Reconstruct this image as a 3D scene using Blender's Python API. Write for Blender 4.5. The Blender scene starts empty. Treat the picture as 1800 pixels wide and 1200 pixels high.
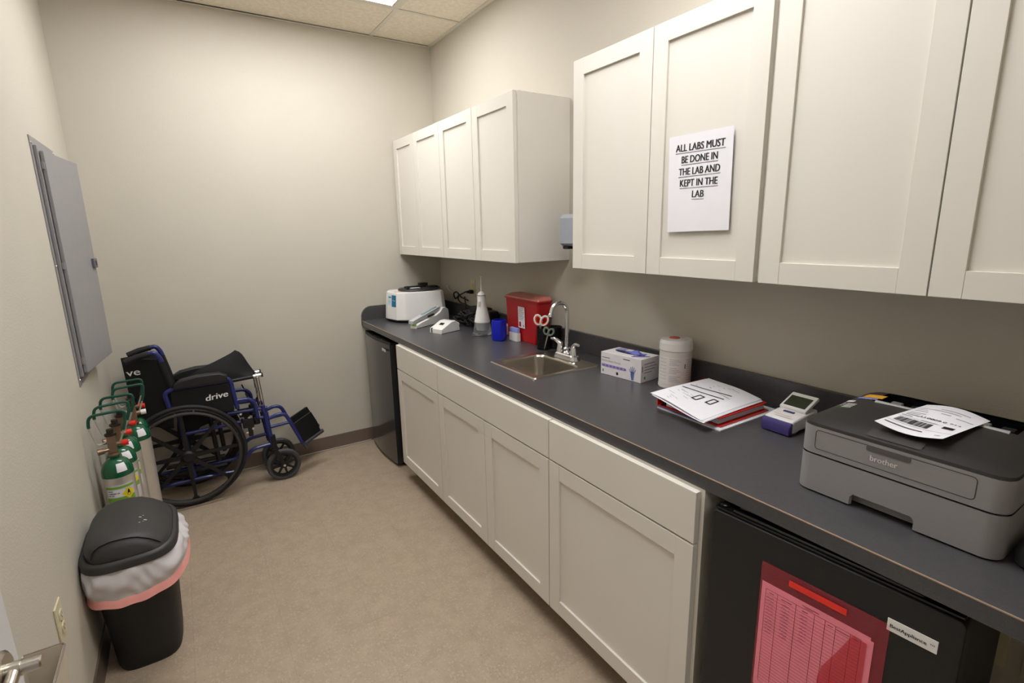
import bpy, bmesh, math, random
from mathutils import Matrix, Vector
random.seed(7)
C = bpy.context.scene.collection
PI = math.pi
# ------------------------------------------------------------------ camera geometry
CAM = Vector((-1.6814, -3.6477, 1.5300)); YAW, PITCH, ROLL, FPX = -0.5665, -0.2150, -0.0203, 902.0445
def cam_axes():
    cy, sy, cp, sp = math.cos(YAW), math.sin(YAW), math.cos(PITCH), math.sin(PITCH)
    f = Vector((-sy*cp, cy*cp, sp)); r = Vector((cy, sy, 0)); u = r.cross(f)
    cr, sr = math.cos(ROLL), math.sin(ROLL)
    return r*cr+u*sr, u*cr-r*sr, f
R_, U_, F_ = cam_axes()
def P(u, v, ax, val):
    """the point of the plane ax=val (a real wall, table top or side plane) seen at a pixel of the 1800x1200 photo"""
    d = R_*((u-900)/FPX)+U_*((600-v)/FPX)+F_
    i = 'xyz'.index(ax); t = (val-CAM[i])/d[i]
    return CAM+d*t
# ------------------------------------------------------------------ materials
def lin(c):
    return tuple(((x/255)/12.92 if x/255 <= .04045 else ((x/255+.055)/1.055)**2.4) for x in c)
MATS = {}
def mat(name, rgb, rough=.5, metal=0, var=.04, vscale=30, bump=0, bscale=200, trans=0, ior=1.45, alpha=1, coat=0, emit=None, estr=0, detail=3, spec=.5):
    m = bpy.data.materials.new(name); m.use_nodes = True
    nt = m.node_tree; N = nt.nodes; L = nt.links; b = N['Principled BSDF']
    b.inputs['Roughness'].default_value = rough; b.inputs['Metallic'].default_value = metal
    b.inputs['Transmission Weight'].default_value = trans; b.inputs['IOR'].default_value = ior
    b.inputs['Alpha'].default_value = alpha; b.inputs['Coat Weight'].default_value = coat
    b.inputs['Specular IOR Level'].default_value = spec
    tc = N.new('ShaderNodeTexCoord'); nz = N.new('ShaderNodeTexNoise')
    nz.inputs['Scale'].default_value = vscale; nz.inputs['Detail'].default_value = detail
    L.new(tc.outputs['Object'], nz.inputs['Vector'])
    cr = N.new('ShaderNodeValToRGB'); c = lin(rgb)
    cr.color_ramp.elements[0].position = .3; cr.color_ramp.elements[1].position = .7
    cr.color_ramp.elements[0].color = tuple(x*(1-var) for x in c)+(1,)
    cr.color_ramp.elements[1].color = tuple(min(1, x*(1+var)) for x in c)+(1,)
    L.new(nz.outputs['Fac'], cr.inputs['Fac']); L.new(cr.outputs['Color'], b.inputs['Base Color'])
    if bump:
        n2 = N.new('ShaderNodeTexNoise'); n2.inputs['Scale'].default_value = bscale; n2.inputs['Detail'].default_value = 2
        L.new(tc.outputs['Object'], n2.inputs['Vector'])
        bp = N.new('ShaderNodeBump'); bp.inputs['Strength'].default_value = bump; bp.inputs['Distance'].default_value = .002
        L.new(n2.outputs['Fac'], bp.inputs['Height']); L.new(bp.outputs['Normal'], b.inputs['Normal'])
    if emit:
        b.inputs['Emission Color'].default_value = lin(emit)+(1,); b.inputs['Emission Strength'].default_value = estr
    MATS[name] = m
    return m
def nodes_of(m):
    nt = m.node_tree; return nt, nt.nodes, nt.links, nt.nodes['Principled BSDF']

wall_m = mat('wall_paint', (196, 190, 176), .75, var=.015, vscale=3, bump=.35, bscale=160)
cab_m = mat('cabinet_white', (221, 216, 206), .42, var=.01, vscale=4)
cabin_m = mat('cabinet_inside', (196, 184, 158), .6)
base_m = mat('vinyl_base', (112, 97, 86), .5, var=.03)
trim_m = mat('clear_base_edge', (168, 158, 146), .3)
grid_m = mat('ceiling_grid', (216, 210, 196), .5)
door_m = mat('door_paint', (205, 205, 205), .45, var=.02)
blackp_m = mat('black_plastic', (22, 22, 23), .45, var=.1, bump=.1, bscale=700)
blackg_m = mat('black_gloss', (12, 12, 13), .16, var=.1)
fridge1_m = mat('dark_bowed_door', (50, 50, 52), .2, var=.03, metal=.25, coat=.5)
fridge_m = mat('black_textured_door', (28, 28, 29), .42, var=.12, vscale=200, bump=.3, bscale=600)
fabric_m = mat('black_nylon', (17, 17, 19), .75, var=.2, vscale=60, bump=.3, bscale=500)
pad_m = mat('black_vinyl_pad', (30, 30, 32), .5, var=.1, bump=.3, bscale=500)
blue_m = mat('blue_enamel', (34, 42, 104), .32, var=.05, coat=.2)
logo_m = mat('logo_white', (252, 252, 250), .5, var=.005)
chrome_m = mat('chrome', (225, 225, 228), .12, 1, var=.02)
steel_m = mat('brushed_steel', (190, 183, 172), .32, 1, var=.05, vscale=90)
alu_m = mat('aluminium', (208, 202, 192), .34, .55, var=.03, vscale=40)
brass_m = mat('valve_bronze', (150, 125, 105), .4, .8, var=.1)
green_m = mat('cylinder_green', (12, 84, 52), .25, var=.05, coat=.5)
greenv_m = mat('green_vinyl_sleeve', (18, 74, 56), .45)
wire_m = mat('bare_wire', (190, 190, 184), .35, .6)
redcap_m = mat('red_cap', (214, 48, 34), .4)
rubber_m = mat('black_rubber', (28, 28, 29), .6, var=.1)
grubber_m = mat('grey_rubber', (66, 67, 70), .6, var=.08)
binblk_m = mat('bin_black', (26, 25, 25), .55, var=.15, vscale=8, bump=.2, bscale=500)
lid_m = mat('bin_lid_charcoal', (52, 50, 50), .5, var=.05, vscale=8, bump=.15, bscale=500)
bag_m = mat('white_liner', (205, 200, 203), .4, var=.05, vscale=25, bump=.8, bscale=22)
hem_m = mat('coral_drawstring', (250, 172, 166), .5, var=.05)
panel_m = mat('panel_grey_enamel', (142, 140, 142), .38, var=.02, spec=.4)
ivory_m = mat('ivory_plate', (208, 200, 168), .4, var=.02)
beige_m = mat('beige_metal', (206, 196, 178), .45, .1)
white_m = mat('white_plastic', (232, 230, 226), .3, var=.01)
offwhite_m = mat('off_white_plastic', (218, 214, 206), .4, var=.01)
paper_m = mat('paper', (232, 230, 234), .8, var=.01)
ink_m = mat('black_ink', (28, 28, 32), .7)
gink_m = mat('grey_ink', (140, 138, 142), .8)
pgrey_m = mat('printer_grey', (140, 136, 136), .5, var=.02, vscale=300)
pdark_m = mat('printer_dark', (46, 43, 42), .42, var=.05, vscale=300, bump=.15, bscale=900)
pline_m = mat('printer_seam', (40, 38, 38), .6)
psil_m = mat('silver_print', (216, 208, 204), .4)
red_m = mat('sharps_red', (178, 24, 30), .35, var=.03)
redt_m = mat('sharps_lid_clear_red', (226, 134, 122), .25, trans=.25, var=.02)
bluec_m = mat('blue_translucent', (24, 36, 200), .3, trans=.25)
clear_m = mat('clear_tank', (235, 238, 240), .08, trans=.92, ior=1.3)
purple_m = mat('meter_purple', (62, 52, 110), .4)
screen_m = mat('lcd_screen', (54, 60, 44), .25)
orange_m = mat('orange_rubber', (232, 78, 30), .45)
ggrey_m = mat('grey_green_rubber', (116, 124, 112), .5)
teal_m = mat('teal_label', (20, 110, 150), .5)
lavender_m = mat('lavender_print', (158, 146, 200), .6)
binder_m = mat('binder_red', (206, 48, 40), .35, var=.03)
folderb_m = mat('folder_blue', (72, 130, 196), .5)
pink_m = mat('pink_form', (255, 160, 176), .6, var=.02)
env_m = mat('red_poly_envelope', (238, 88, 104), .25, var=.02, alpha=.085)
flap_m = mat('red_poly_flap', (225, 22, 40), .25, var=.02, alpha=.30)
tape_m = mat('red_tape', (238, 56, 44), .35)
lime_m = mat('label_green', (122, 172, 60), .5)
yel_m = mat('label_yellow', (236, 214, 40), .5)
disp_m = mat('dispenser_grey', (158, 164, 172), .35, var=.02)
cup_m = mat('mesh_cup_black', (20, 20, 21), .4, .4)
mesh_alpha = mat('wire_mesh_black', (18, 18, 19), .4, .3)
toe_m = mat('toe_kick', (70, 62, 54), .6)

# mesh cup: wire mesh as procedural holes
nt, N, L, b = nodes_of(mesh_alpha)
w1 = N.new('ShaderNodeTexVoronoi'); w1.inputs['Scale'].default_value = 420
tc = N.new('ShaderNodeTexCoord'); L.new(tc.outputs['Object'], w1.inputs['Vector'])
gt = N.new('ShaderNodeMath'); gt.operation = 'GREATER_THAN'; gt.inputs[1].default_value = .30
L.new(w1.outputs['Distance'], gt.inputs[0]); L.new(gt.outputs[0], b.inputs['Alpha'])

def speckle(m, base, spots, dens):
    """chips: several voronoi layers of differently coloured flecks over the base"""
    nt, N, L, b = nodes_of(m)
    tc = N.new('ShaderNodeTexCoord'); last = None
    rgb = N.new('ShaderNodeTexNoise'); rgb.inputs['Scale'].default_value = dens[0]; rgb.inputs['Detail'].default_value = 4
    L.new(tc.outputs['Object'], rgb.inputs['Vector'])
    r = N.new('ShaderNodeValToRGB'); c = lin(base)
    r.color_ramp.elements[0].position = .35; r.color_ramp.elements[1].position = .65
    r.color_ramp.elements[0].color = tuple(x*.94 for x in c)+(1,); r.color_ramp.elements[1].color = tuple(x*1.06 for x in c)+(1,)
    L.new(rgb.outputs['Fac'], r.inputs['Fac']); last = r.outputs['Color']
    for k, (col, sc, thr, strch) in enumerate(spots):
        mp = N.new('ShaderNodeMapping'); mp.inputs['Scale'].default_value = strch; mp.inputs['Location'].default_value = (k*3.1, k*1.7, 0)
        mp.inputs['Rotation'].default_value = (0, 0, k*1.1)
        L.new(tc.outputs['Object'], mp.inputs['Vector'])
        wn = N.new('ShaderNodeTexNoise'); wn.inputs['Scale'].default_value = sc*.7; L.new(mp.outputs['Vector'], wn.inputs['Vector'])
        mx0 = N.new('ShaderNodeMixRGB'); mx0.inputs['Fac'].default_value = .02
        L.new(mp.outputs['Vector'], mx0.inputs['Color1']); L.new(wn.outputs['Color'], mx0.inputs['Color2'])
        vo = N.new('ShaderNodeTexVoronoi'); vo.inputs['Scale'].default_value = sc; L.new(mx0.outputs['Color'], vo.inputs['Vector'])
        lt = N.new('ShaderNodeMath'); lt.operation = 'LESS_THAN'; lt.inputs[1].default_value = thr
        L.new(vo.outputs['Distance'], lt.inputs[0])
        # only some cells carry a chip
        sp = N.new('ShaderNodeSeparateColor'); L.new(vo.outputs['Color'], sp.inputs['Color'])
        g = N.new('ShaderNodeMath'); g.operation = 'GREATER_THAN'; g.inputs[1].default_value = .55; L.new(sp.outputs['Red'], g.inputs[0])
        mu = N.new('ShaderNodeMath'); mu.operation = 'MULTIPLY'; L.new(lt.outputs[0], mu.inputs[0]); L.new(g.outputs[0], mu.inputs[1])
        mx = N.new('ShaderNodeMixRGB'); L.new(mu.outputs[0], mx.inputs['Fac']); L.new(last, mx.inputs['Color1'])
        mx.inputs['Color2'].default_value = lin(col)+(1,); last = mx.outputs['Color']
    L.new(last, b.inputs['Base Color'])
    return last
floor_m = mat('vinyl_composition_tile', (150, 132, 114), .42, spec=.35)
last = speckle(floor_m, (164, 147, 127), [((180, 163, 140), 70, .26, (1, 2.4, 1)), ((146, 129, 112), 80, .24, (2.2, 1, 1)), ((198, 182, 157), 60, .13, (1, 2.2, 1)), ((172, 153, 134), 50, .35, (1.6, 1, 1))], (14,))
nt, N, L, b = nodes_of(floor_m)          # 12 inch tile joints
tc = N.new('ShaderNodeTexCoord'); br = N.new('ShaderNodeTexBrick'); br.offset = 0
br.inputs['Scale'].default_value = 1; br.inputs['Brick Width'].default_value = .3048; br.inputs['Row Height'].default_value = .3048
br.inputs['Mortar Size'].default_value = .0006; br.inputs['Color1'].default_value = (1, 1, 1, 1); br.inputs['Color2'].default_value = (.985, .985, .985, 1); br.inputs['Mortar'].default_value = (.78, .76, .74, 1)
L.new(tc.outputs['Object'], br.inputs['Vector'])
mx = N.new('ShaderNodeMixRGB'); mx.blend_type = 'MULTIPLY'; mx.inputs['Fac'].default_value = 1
L.new(last, mx.inputs['Color1']); L.new(br.outputs['Color'], mx.inputs['Color2']); L.new(mx.outputs['Color'], b.inputs['Base Color'])
counter_m = mat('charcoal_laminate', (64, 64, 68), .30, spec=.65, bump=.06, bscale=900)
speckle(counter_m, (72, 71, 73), [((90, 88, 90), 420, .3, (1, 1, 1)), ((48, 48, 52), 380, .34, (1, 1, 1))], (60,))
edge_m = mat('laminate_seam_tan', (176, 150, 128), .5)
ceil_m = mat('ceiling_tile', (206, 194, 172), .9, bump=.5, bscale=90)
speckle(ceil_m, (232, 222, 204), [((208, 196, 174), 150, .3, (1, 1.6, 1)), ((212, 200, 178), 90, .2, (1.5, 1, 1))], (40,))
lens_m = mat('light_lens', (255, 255, 255), .5, emit=(250, 250, 252), estr=15)

# ------------------------------------------------------------------ mesh builder
def T(x, y, z): return Matrix.Translation((x, y, z))
def RZ(a): return Matrix.Rotation(a, 4, 'Z')
def FM(o, right, up):
    """frame: local x along right, local y along up, z out of the face"""
    r = Vector(right).normalized(); u = Vector(up); u = (u-r*u.dot(r)).normalized(); n = r.cross(u)
    M = Matrix.Identity(4)
    for i in range(3): M[i][0] = r[i]; M[i][1] = u[i]; M[i][2] = n[i]; M[i][3] = o[i]
    return M
def fillet(pts, r, n=5):
    pts = [Vector(p) for p in pts]; out = [pts[0]]
    for i in range(1, len(pts)-1):
        a, b_, c = pts[i-1], pts[i], pts[i+1]
        d1 = (a-b_); d2 = (c-b_); q = min(r, d1.length*.49, d2.length*.49)
        s = b_+d1.normalized()*q; e = b_+d2.normalized()*q
        for k in range(n+1):
            t = k/n; out.append(s*(1-t)**2+b_*2*t*(1-t)+e*t*t)
    out.append(pts[-1]); return out
class MB:
    def __init__(s): s.v = []; s.f = []; s.m = []; s.M = Matrix.Identity(4)
    def add(s, vs, fs, mi=0, M=None):
        o = len(s.v); MM = s.M @ M if M is not None else s.M
        s.v += [MM @ Vector(p) for p in vs]
        for f in fs: s.f.append([o+i for i in f]); s.m.append(mi)
        return s
    def bm(s, b, mi=0, M=None):
        b.verts.ensure_lookup_table(); b.verts.index_update()
        s.add([v.co.copy() for v in b.verts], [[v.index for v in f.verts] for f in b.faces], mi, M); b.free(); return s
    def box(s, x0, x1, y0, y1, z0, z1, bev=0, mi=0, M=None, seg=2):
        x0, x1 = min(x0, x1), max(x0, x1); y0, y1 = min(y0, y1), max(y0, y1); z0, z1 = min(z0, z1), max(z0, z1)
        b = bmesh.new(); bmesh.ops.create_cube(b, size=1)
        for v in b.verts:
            v.co = Vector((x0+(v.co.x+.5)*(x1-x0), y0+(v.co.y+.5)*(y1-y0), z0+(v.co.z+.5)*(z1-z0)))
        if bev: bmesh.ops.bevel(b, geom=b.edges[:], offset=bev, segments=seg, affect='EDGES', profile=.5)
        return s.bm(b, mi, M)
    def prism(s, poly, h0, h1, mi=0, M=None, bev=0, seg=2):
        """2D polygon extruded along local z"""
        b = bmesh.new(); vs = [b.verts.new((p[0], p[1], h0)) for p in poly]
        f = b.faces.new(vs); r = bmesh.ops.extrude_face_region(b, geom=[f])
        for e in r['geom']:
            if isinstance(e, bmesh.types.BMVert): e.co.z = h1
        bmesh.ops.recalc_face_normals(b, faces=b.faces[:])
        if bev:
            ed = [e for e in b.edges if abs(e.verts[0].co.z-e.verts[1].co.z) < 1e-7]
            bmesh.ops.bevel(b, geom=ed, offset=bev, segments=seg, affect='EDGES', profile=.5)
        return s.bm(b, mi, M)
    def tube(s, pts, r, seg=10, closed=False, mi=0, M=None, caps=True):
        pts = [Vector(p) for p in pts]; n = len(pts)
        rr = r if isinstance(r, (list, tuple)) else [r]*n
        tg = []
        for i in range(n):
            if closed: t = pts[(i+1) % n]-pts[i-1]
            else: t = pts[min(i+1, n-1)]-pts[max(i-1, 0)]
            tg.append(t.normalized())
        ref = Vector((0, 0, 1)) if abs(tg[0].z) < .9 else Vector((1, 0, 0))
        nrm = (ref-tg[0]*ref.dot(tg[0])).normalized(); vs = []; fs = []
        for i in range(n):
            if i:
                nrm = nrm-tg[i]*nrm.dot(tg[i]); nrm.normalize()
            bi = tg[i].cross(nrm)
            for k in range(seg):
                a = 2*PI*k/seg; vs.append(pts[i]+(nrm*math.cos(a)+bi*math.sin(a))*rr[i])
        for i in range(n if closed else n-1):
            for k in range(seg):
                a = i*seg+k; b_ = i*seg+(k+1) % seg; j = (i+1) % n
                fs.append([a, b_, j*seg+(k+1) % seg, j*seg+k])
        if caps and not closed:
            fs.append([k for k in range(seg)][::-1]); fs.append([(n-1)*seg+k for k in range(seg)])
        return s.add(vs, fs, mi, M)
    def lathe(s, prof, seg=32, mi=0, M=None, cap=True):
        """profile of (radius, z) turned round local z"""
        vs = []; fs = []; n = len(prof)
        for (r, z) in prof:
            for k in range(seg):
                a = 2*PI*k/seg; vs.append((r*math.cos(a), r*math.sin(a), z))
        for i in range(n-1):
            for k in range(seg):
                fs.append([i*seg+k, i*seg+(k+1) % seg, (i+1)*seg+(k+1) % seg, (i+1)*seg+k])
        if cap:
            if prof[0][0] > 1e-5: fs.append([k for k in range(seg)][::-1])
            if prof[-1][0] > 1e-5: fs.append([(n-1)*seg+k for k in range(seg)])
        return s.add(vs, fs, mi, M)
    def loft(s, rings, mi=0, M=None, cap0=True, cap1=True, closed=True):
        n = len(rings[0]); vs = [p for r in rings for p in r]; fs = []
        for i in range(len(rings)-1):
            for k in range(n if closed else n-1):
                fs.append([i*n+k, i*n+(k+1) % n, (i+1)*n+(k+1) % n, (i+1)*n+k])
        if cap0: fs.append(list(range(n))[::-1])
        if cap1: fs.append([(len(rings)-1)*n+k for k in range(n)])
        return s.add(vs, fs, mi, M)
    def grid(s, fn, nu, nv, mi=0, M=None, thick=0):
        vs = []; fs = []
        for i in range(nu+1):
            for j in range(nv+1): vs.append(Vector(fn(i/nu, j/nv)))
        W = nv+1
        for i in range(nu):
            for j in range(nv): fs.append([i*W+j, (i+1)*W+j, (i+1)*W+j+1, i*W+j+1])
        if thick:
            b = bmesh.new(); bv = [b.verts.new(p) for p in vs]
            for f in fs:
                try: b.faces.new([bv[i] for i in f])
                except ValueError: pass
            b.normal_update()
            bmesh.ops.solidify(b, geom=b.faces[:], thickness=thick)
            return s.bm(b, mi, M)
        return s.add(vs, fs, mi, M)
def basis_chain(o):
    M = Matrix.Identity(4)
    while o: M = o.matrix_basis @ M; o = o.parent
    return M
def obj(name, mb, mats, parent=None, label=None, local=False, sharp=35, kind=None, recalc=True, wn=True):
    if any(k in name for k in ('lettering', 'print', 'text', 'slots', 'ruled')): recalc = False; wn = False
    me = bpy.data.meshes.new(name)
    me.from_pydata([tuple(v) for v in mb.v], [], mb.f)
    if not isinstance(mats, (list, tuple)): mats = [mats]
    for m in mats: me.materials.append(m)
    for p, mi in zip(me.polygons, mb.m): p.material_index = min(mi, len(mats)-1)
    b = bmesh.new(); b.from_mesh(me)
    if wn: bmesh.ops.remove_doubles(b, verts=b.verts[:], dist=1e-6)
    if recalc: bmesh.ops.recalc_face_normals(b, faces=b.faces[:])
    for f in b.faces: f.smooth = True
    for e in b.edges:
        e.smooth = not (len(e.link_faces) == 2 and e.calc_face_angle(0) > math.radians(sharp))
    b.to_mesh(me); b.free()
    o = bpy.data.objects.new(name, me); C.objects.link(o)
    if parent:
        o.parent = parent
        if not local: me.transform(basis_chain(parent).inverted())
    if label: o['label'] = label
    if kind: o['kind'] = kind
    if wn:
        md = o.modifiers.new('weighted_normal', 'WEIGHTED_NORMAL'); md.keep_sharp = True; md.weight = 100
    return o
def tag(o, label, cat, group=None):
    o['label'] = label; o['category'] = cat
    if group: o['group'] = group
    return o
def thing(name, label, cat, loc=(0, 0, 0), rz=0, group=None):
    o = bpy.data.objects.new(name, None); C.objects.link(o); o.location = loc; o.rotation_euler = (0, 0, rz); o.empty_display_size = .05
    return tag(o, label, cat, group)
def struct(name, mb, m, parent=None, **k):
    o = obj(name, mb, m, parent, **k)
    if not parent: o['kind'] = 'structure'
    return o
def dup(root, loc, rz=0, label=None):
    r = root.copy(); C.objects.link(r); r.location = loc; r.rotation_euler = (0, 0, rz)
    if label: r['label'] = label
    for ch in list(root.children):
        c = ch.copy(); C.objects.link(c); c.parent = r
        for g in list(ch.children):
            d = g.copy(); C.objects.link(d); d.parent = c
    return r
_tc = {}
def text_mesh(mb, s, M, w=None, h=.01, bold=0, shear=0, mi=0, align='C', depth=.0):
    """lettering on a face: M = FM frame whose origin is the centre (or left edge) of the word; h = cap height, w = width"""
    cu = bpy.data.curves.new('t', 'FONT'); cu.body = s; cu.size = 1; cu.resolution_u = 3; cu.fill_mode = 'FRONT'
    if depth: cu.extrude = depth
    o = bpy.data.objects.new('t', cu); C.objects.link(o)
    dg = bpy.context.evaluated_depsgraph_get(); me = bpy.data.meshes.new_from_object(o.evaluated_get(dg))
    vs = [v.co.copy() for v in me.vertices]; fs = [list(p.vertices) for p in me.polygons]
    bpy.data.objects.remove(o); bpy.data.curves.remove(cu); bpy.data.meshes.remove(me)
    if not vs: return
    x0 = min(v.x for v in vs); x1 = max(v.x for v in vs)
    cap = .72; sy = h/cap; sx = (w/(x1-x0)) if w else sy
    ox = (x0+x1)/2 if align == 'C' else x0
    out = []
    for v in vs:
        y = v.y*sy; out.append(((v.x-ox)*sx+shear*y, y, v.z*sy))
    for k in ((-1, 0, 1) if bold else (0,)):      # heavier strokes: the outline repeated a hair to each side
        mb.add([(x+k*bold*h*.9, y, z+.00004*(k+1)) for x, y, z in out], fs, mi, M)
def rect(mb, M, x0, x1, y0, y1, mi=0, z=0):
    mb.add([(x0, y0, z), (x1, y0, z), (x1, y1, z), (x0, y1, z)], [[0, 1, 2, 3]], mi, M)
def rring(cx, cy, a, b_, z, n=4, seg=48, jit=None):
    out = []
    for k in range(seg):
        t = 2*PI*k/seg; c, s_ = math.cos(t), math.sin(t)
        r = (abs(c)**n+abs(s_)**n)**(-1/n)
        j = jit(t) if jit else 0
        out.append((cx+(a+j)*r*c, cy+(b_+j)*r*s_, z))
    return out
def rrect(x0, x1, y0, y1, r, n=5):
    out = []
    for (cx, cy, a0) in ((x1-r, y1-r, 0), (x0+r, y1-r, 90), (x0+r, y0+r, 180), (x1-r, y0+r, 270)):
        for k in range(n+1):
            a = math.radians(a0+90*k/n); out.append((cx+r*math.cos(a), cy+r*math.sin(a)))
    return out

# ------------------------------------------------------------------ the room
W, H, YF = 2.104, 2.797, -3.95
struct('floor', MB().box(-W-.1, .1, YF-.1, .1, -.05, 0), floor_m)
struct('wall_back', MB().box(-W-.1, .1, 0, .1, 0, H), wall_m)
struct('wall_right', MB().box(0, .1, YF-.1, 0, 0, H), wall_m)
struct('wall_left', MB().box(-W-.1, -W, YF-.1, 0, 0, H), wall_m)
DX0, DX1 = -2.03, -1.10        # doorway behind the viewer, with an unseen hallway added beyond to hold the fill light
struct('wall_front', MB().box(-W, DX0, YF-.1, YF, 0, H).box(DX1, 0, YF-.1, YF, 0, H).box(DX0, DX1, YF-.1, YF, 2.05, H), wall_m)
struct('floor_hall', MB().box(-3.6, .1, -6.2, YF-.1, -.05, 0), floor_m)
struct('wall_hall_back', MB().box(-3.6, .1, -6.3, -6.2, 0, H), wall_m)
struct('wall_hall_left', MB().box(-3.7, -3.6, -6.2, YF-.1, 0, H).box(-3.6, -W-.1, YF-.1, YF, 0, H), wall_m)
struct('wall_hall_right', MB().box(.1, .2, -6.2, YF-.1, 0, H), wall_m)
struct('ceiling_hall', MB().box(-3.6, .1, -6.2, YF-.1, H, H+.05), grid_m)
t = thing('ceiling_light', 'added fill light in the unseen hallway behind the viewer', 'ceiling light', (-1.5, -4.9, H))  # invented lamp, added out of view to brighten the near end of the room
obj('frame', MB().box(-2.13, -.87, -5.23, -4.57, H-.03, H-.001), grid_m, t)
obj('diffuser', MB().box(-2.1, -.9, -5.2, -4.6, H-.04, H-.0305), lens_m, t)
GX = [-.4256, -1.645]; GY = [-.4929-.6096*k for k in range(6)]
LIGHTS = [(1, 'ceiling light at the top edge of the view, nearer the far wall'), (4, 'ceiling light overhead, nearer the doorway')]
holes = [(GX[1], GX[0], GY[i], GY[i-1]) for i, _ in LIGHTS]
mb = MB()
xs = [-W]+GX[::-1]+[0]; ys = [YF]+GY[::-1]+[0]
for i in range(3):
    for j in range(len(ys)-1):
        x0, x1, y0, y1 = xs[i], xs[i+1], ys[j], ys[j+1]
        if any(abs(h[0]-x0) < .01 and abs(h[2]-y0) < .01 for h in holes): continue
        mb.box(x0, x1, y0, y1, H, H+.02)
struct('ceiling', mb, ceil_m)
mb = MB(); g = .012
for x in GX: mb.box(x-g, x+g, YF, 0, H-.004, H-.0005)
for y in GY: mb.box(-W, 0, y-g, y+g, H-.005, H-.0005)
mb.box(-W, 0, -.022, 0, H-.006, H-.0005); mb.box(-.022, 0, YF, -.022, H-.006, H-.0005); mb.box(-W, -W+.022, YF, -.022, H-.006, H-.0005)
struct('trim_1', mb, grid_m)
for (i, lb) in LIGHTS:
    x0, x1, y0, y1 = GX[1]+g, GX[0]-g, GY[i]+g, GY[i-1]-g
    t = thing('ceiling_light', 'recessed fluorescent '+lb, 'ceiling light', ((x0+x1)/2, (y0+y1)/2, H))
    mb = MB()
    mb.box(x0, x0+.025, y0, y1, H-.004, H+.03); mb.box(x1-.025, x1, y0, y1, H-.004, H+.03)
    mb.box(x0+.025, x1-.025, y0, y0+.025, H-.004, H+.03); mb.box(x0+.025, x1-.025, y1-.025, y1, H-.004, H+.03)
    mb.box(x0, x1, y0, y1, H+.03, H+.08)
    obj('frame', mb, grid_m, t)
    obj('diffuser', MB().box(x0+.025, x1-.025, y0+.025, y1-.025, H+.002, H+.01), lens_m, t, label='glowing white prismatic diffuser')
# vinyl base
def baseboard(name, *a):
    mb = MB(); (x0, x1, y0, y1) = a
    mb.box(x0, x1, y0, y1, 0, .1); struct(name, mb, base_m)
baseboard('baseboard_back', -W+.006, -.6, -.006, 0)
baseboard('baseboard_left', -W, -W+.006, YF, 0)
baseboard('baseboard_front', DX1, -.02, YF, YF+.006)
mb = MB(); mb.box(-W+.02, -.64, -.018, -.006, 0, .008, bev=.003); struct('trim_2', mb, trim_m)
# open door leaf by the left wall
A = Vector((-1.985, -2.617, 0)); Bh = Vector((-2.045, -3.47, 0)); d = (Bh-A).normalized(); nrm = Vector((-d.y, d.x, 0))
if nrm.x < 0: nrm = -nrm
Md = FM(A, d, (0, 0, 1))      # x along the leaf, y up, z towards ... room or wall
if (Md @ Vector((0, 0, 1))-A).x < 0: zs = 1
else: zs = -1
mb = MB(); mb.box(0, .855, .01, 2.03, 0, zs*.044, bev=.002, M=Md)
dr = struct('door_1', mb, door_m)
mb = MB(); hc = Vector(Md.inverted() @ P(17, 1170, 'x', -1.975))
def dloc(x, y, z): return Md @ Vector((x, y, -zs*z))
cx_, cy_ = hc.x+.012, hc.y
mb.tube([dloc(cx_, cy_, 0), dloc(cx_, cy_, .012), dloc(cx_, cy_, .016)], [.031, .031, .026], 28)
mb.tube([dloc(cx_, cy_, .014), dloc(cx_, cy_, .032)], .012, 20)
mb.tube([dloc(cx_, cy_, .031), dloc(cx_, cy_, .054), dloc(cx_, cy_, .056)], [.0098, .0098, .008], 18); mb.tube(fillet([dloc(cx_, cy_, .024), dloc(cx_+.03, cy_-.004, .026), dloc(cx_+.12, cy_-.006, .026)], .01), .0085, 14)
obj('door_handle', mb, steel_m, dr, label='satin metal lever handle')

# ------------------------------------------------------------------ cabinets
def shaker(x, y0, y1, z0, z1, rail=.058, th=.019, top=None):
    """door with its face at x (towards -x) between y0<y1"""
    mb = MB(); r = rail; bv = .0012
    mb.box(x, x+th, y0, y0+r, z0, z1, bv); mb.box(x, x+th, y1-r, y1, z0, z1, bv)
    mb.box(x+.0004, x+th, y0+r, y1-r, z0, z0+r, bv); mb.box(x+.0004, x+th, y0+r, y1-r, z1-r, z1, bv)
    mb.box(x+.0085, x+th-.002, y0+r-.005, y1-r+.005, z0+r-.005, z1-r+.005)
    return mb
def upper(label, y0, y1, seams, z0, z1, x, gap=.0015):
    t = thing('wall_cabinet', label, 'cabinet', (x/2, (y0+y1)/2, z0), group='white wall cabinets')
    obj('body', MB().box(x+.0195, 0, y0+.001, y1-.001, z0+.002, z1-.002, .001), cab_m, t)
    for a, b_ in seams: obj('door', shaker(x, a+gap, b_-gap, z0, z1), cab_m, t)
upper('white wall cabinet in the far corner, pair of doors nearest the back wall', -.7585, -.004, [(-.372, -.012), (-.7585, -.372)], 1.3698, 2.144, -.3225)
upper('white wall cabinet with bare grey side, second from the back wall', -1.5688, -.7585, [(-1.1621, -.7585), (-1.558, -1.1621)], 1.3698, 2.144, -.3225)
upper('white wall cabinet carrying the taped paper sign', -2.801, -1.9879, [(-2.3873, -1.9879), (-2.790, -2.3873)], 1.3699, 2.1466, -.324)
upper('white wall cabinet above the printer, nearest the viewer', -3.61, -2.801, [(-3.1978, -2.803), (-3.605, -3.1978)], 1.3699, 2.1466, -.324)
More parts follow.
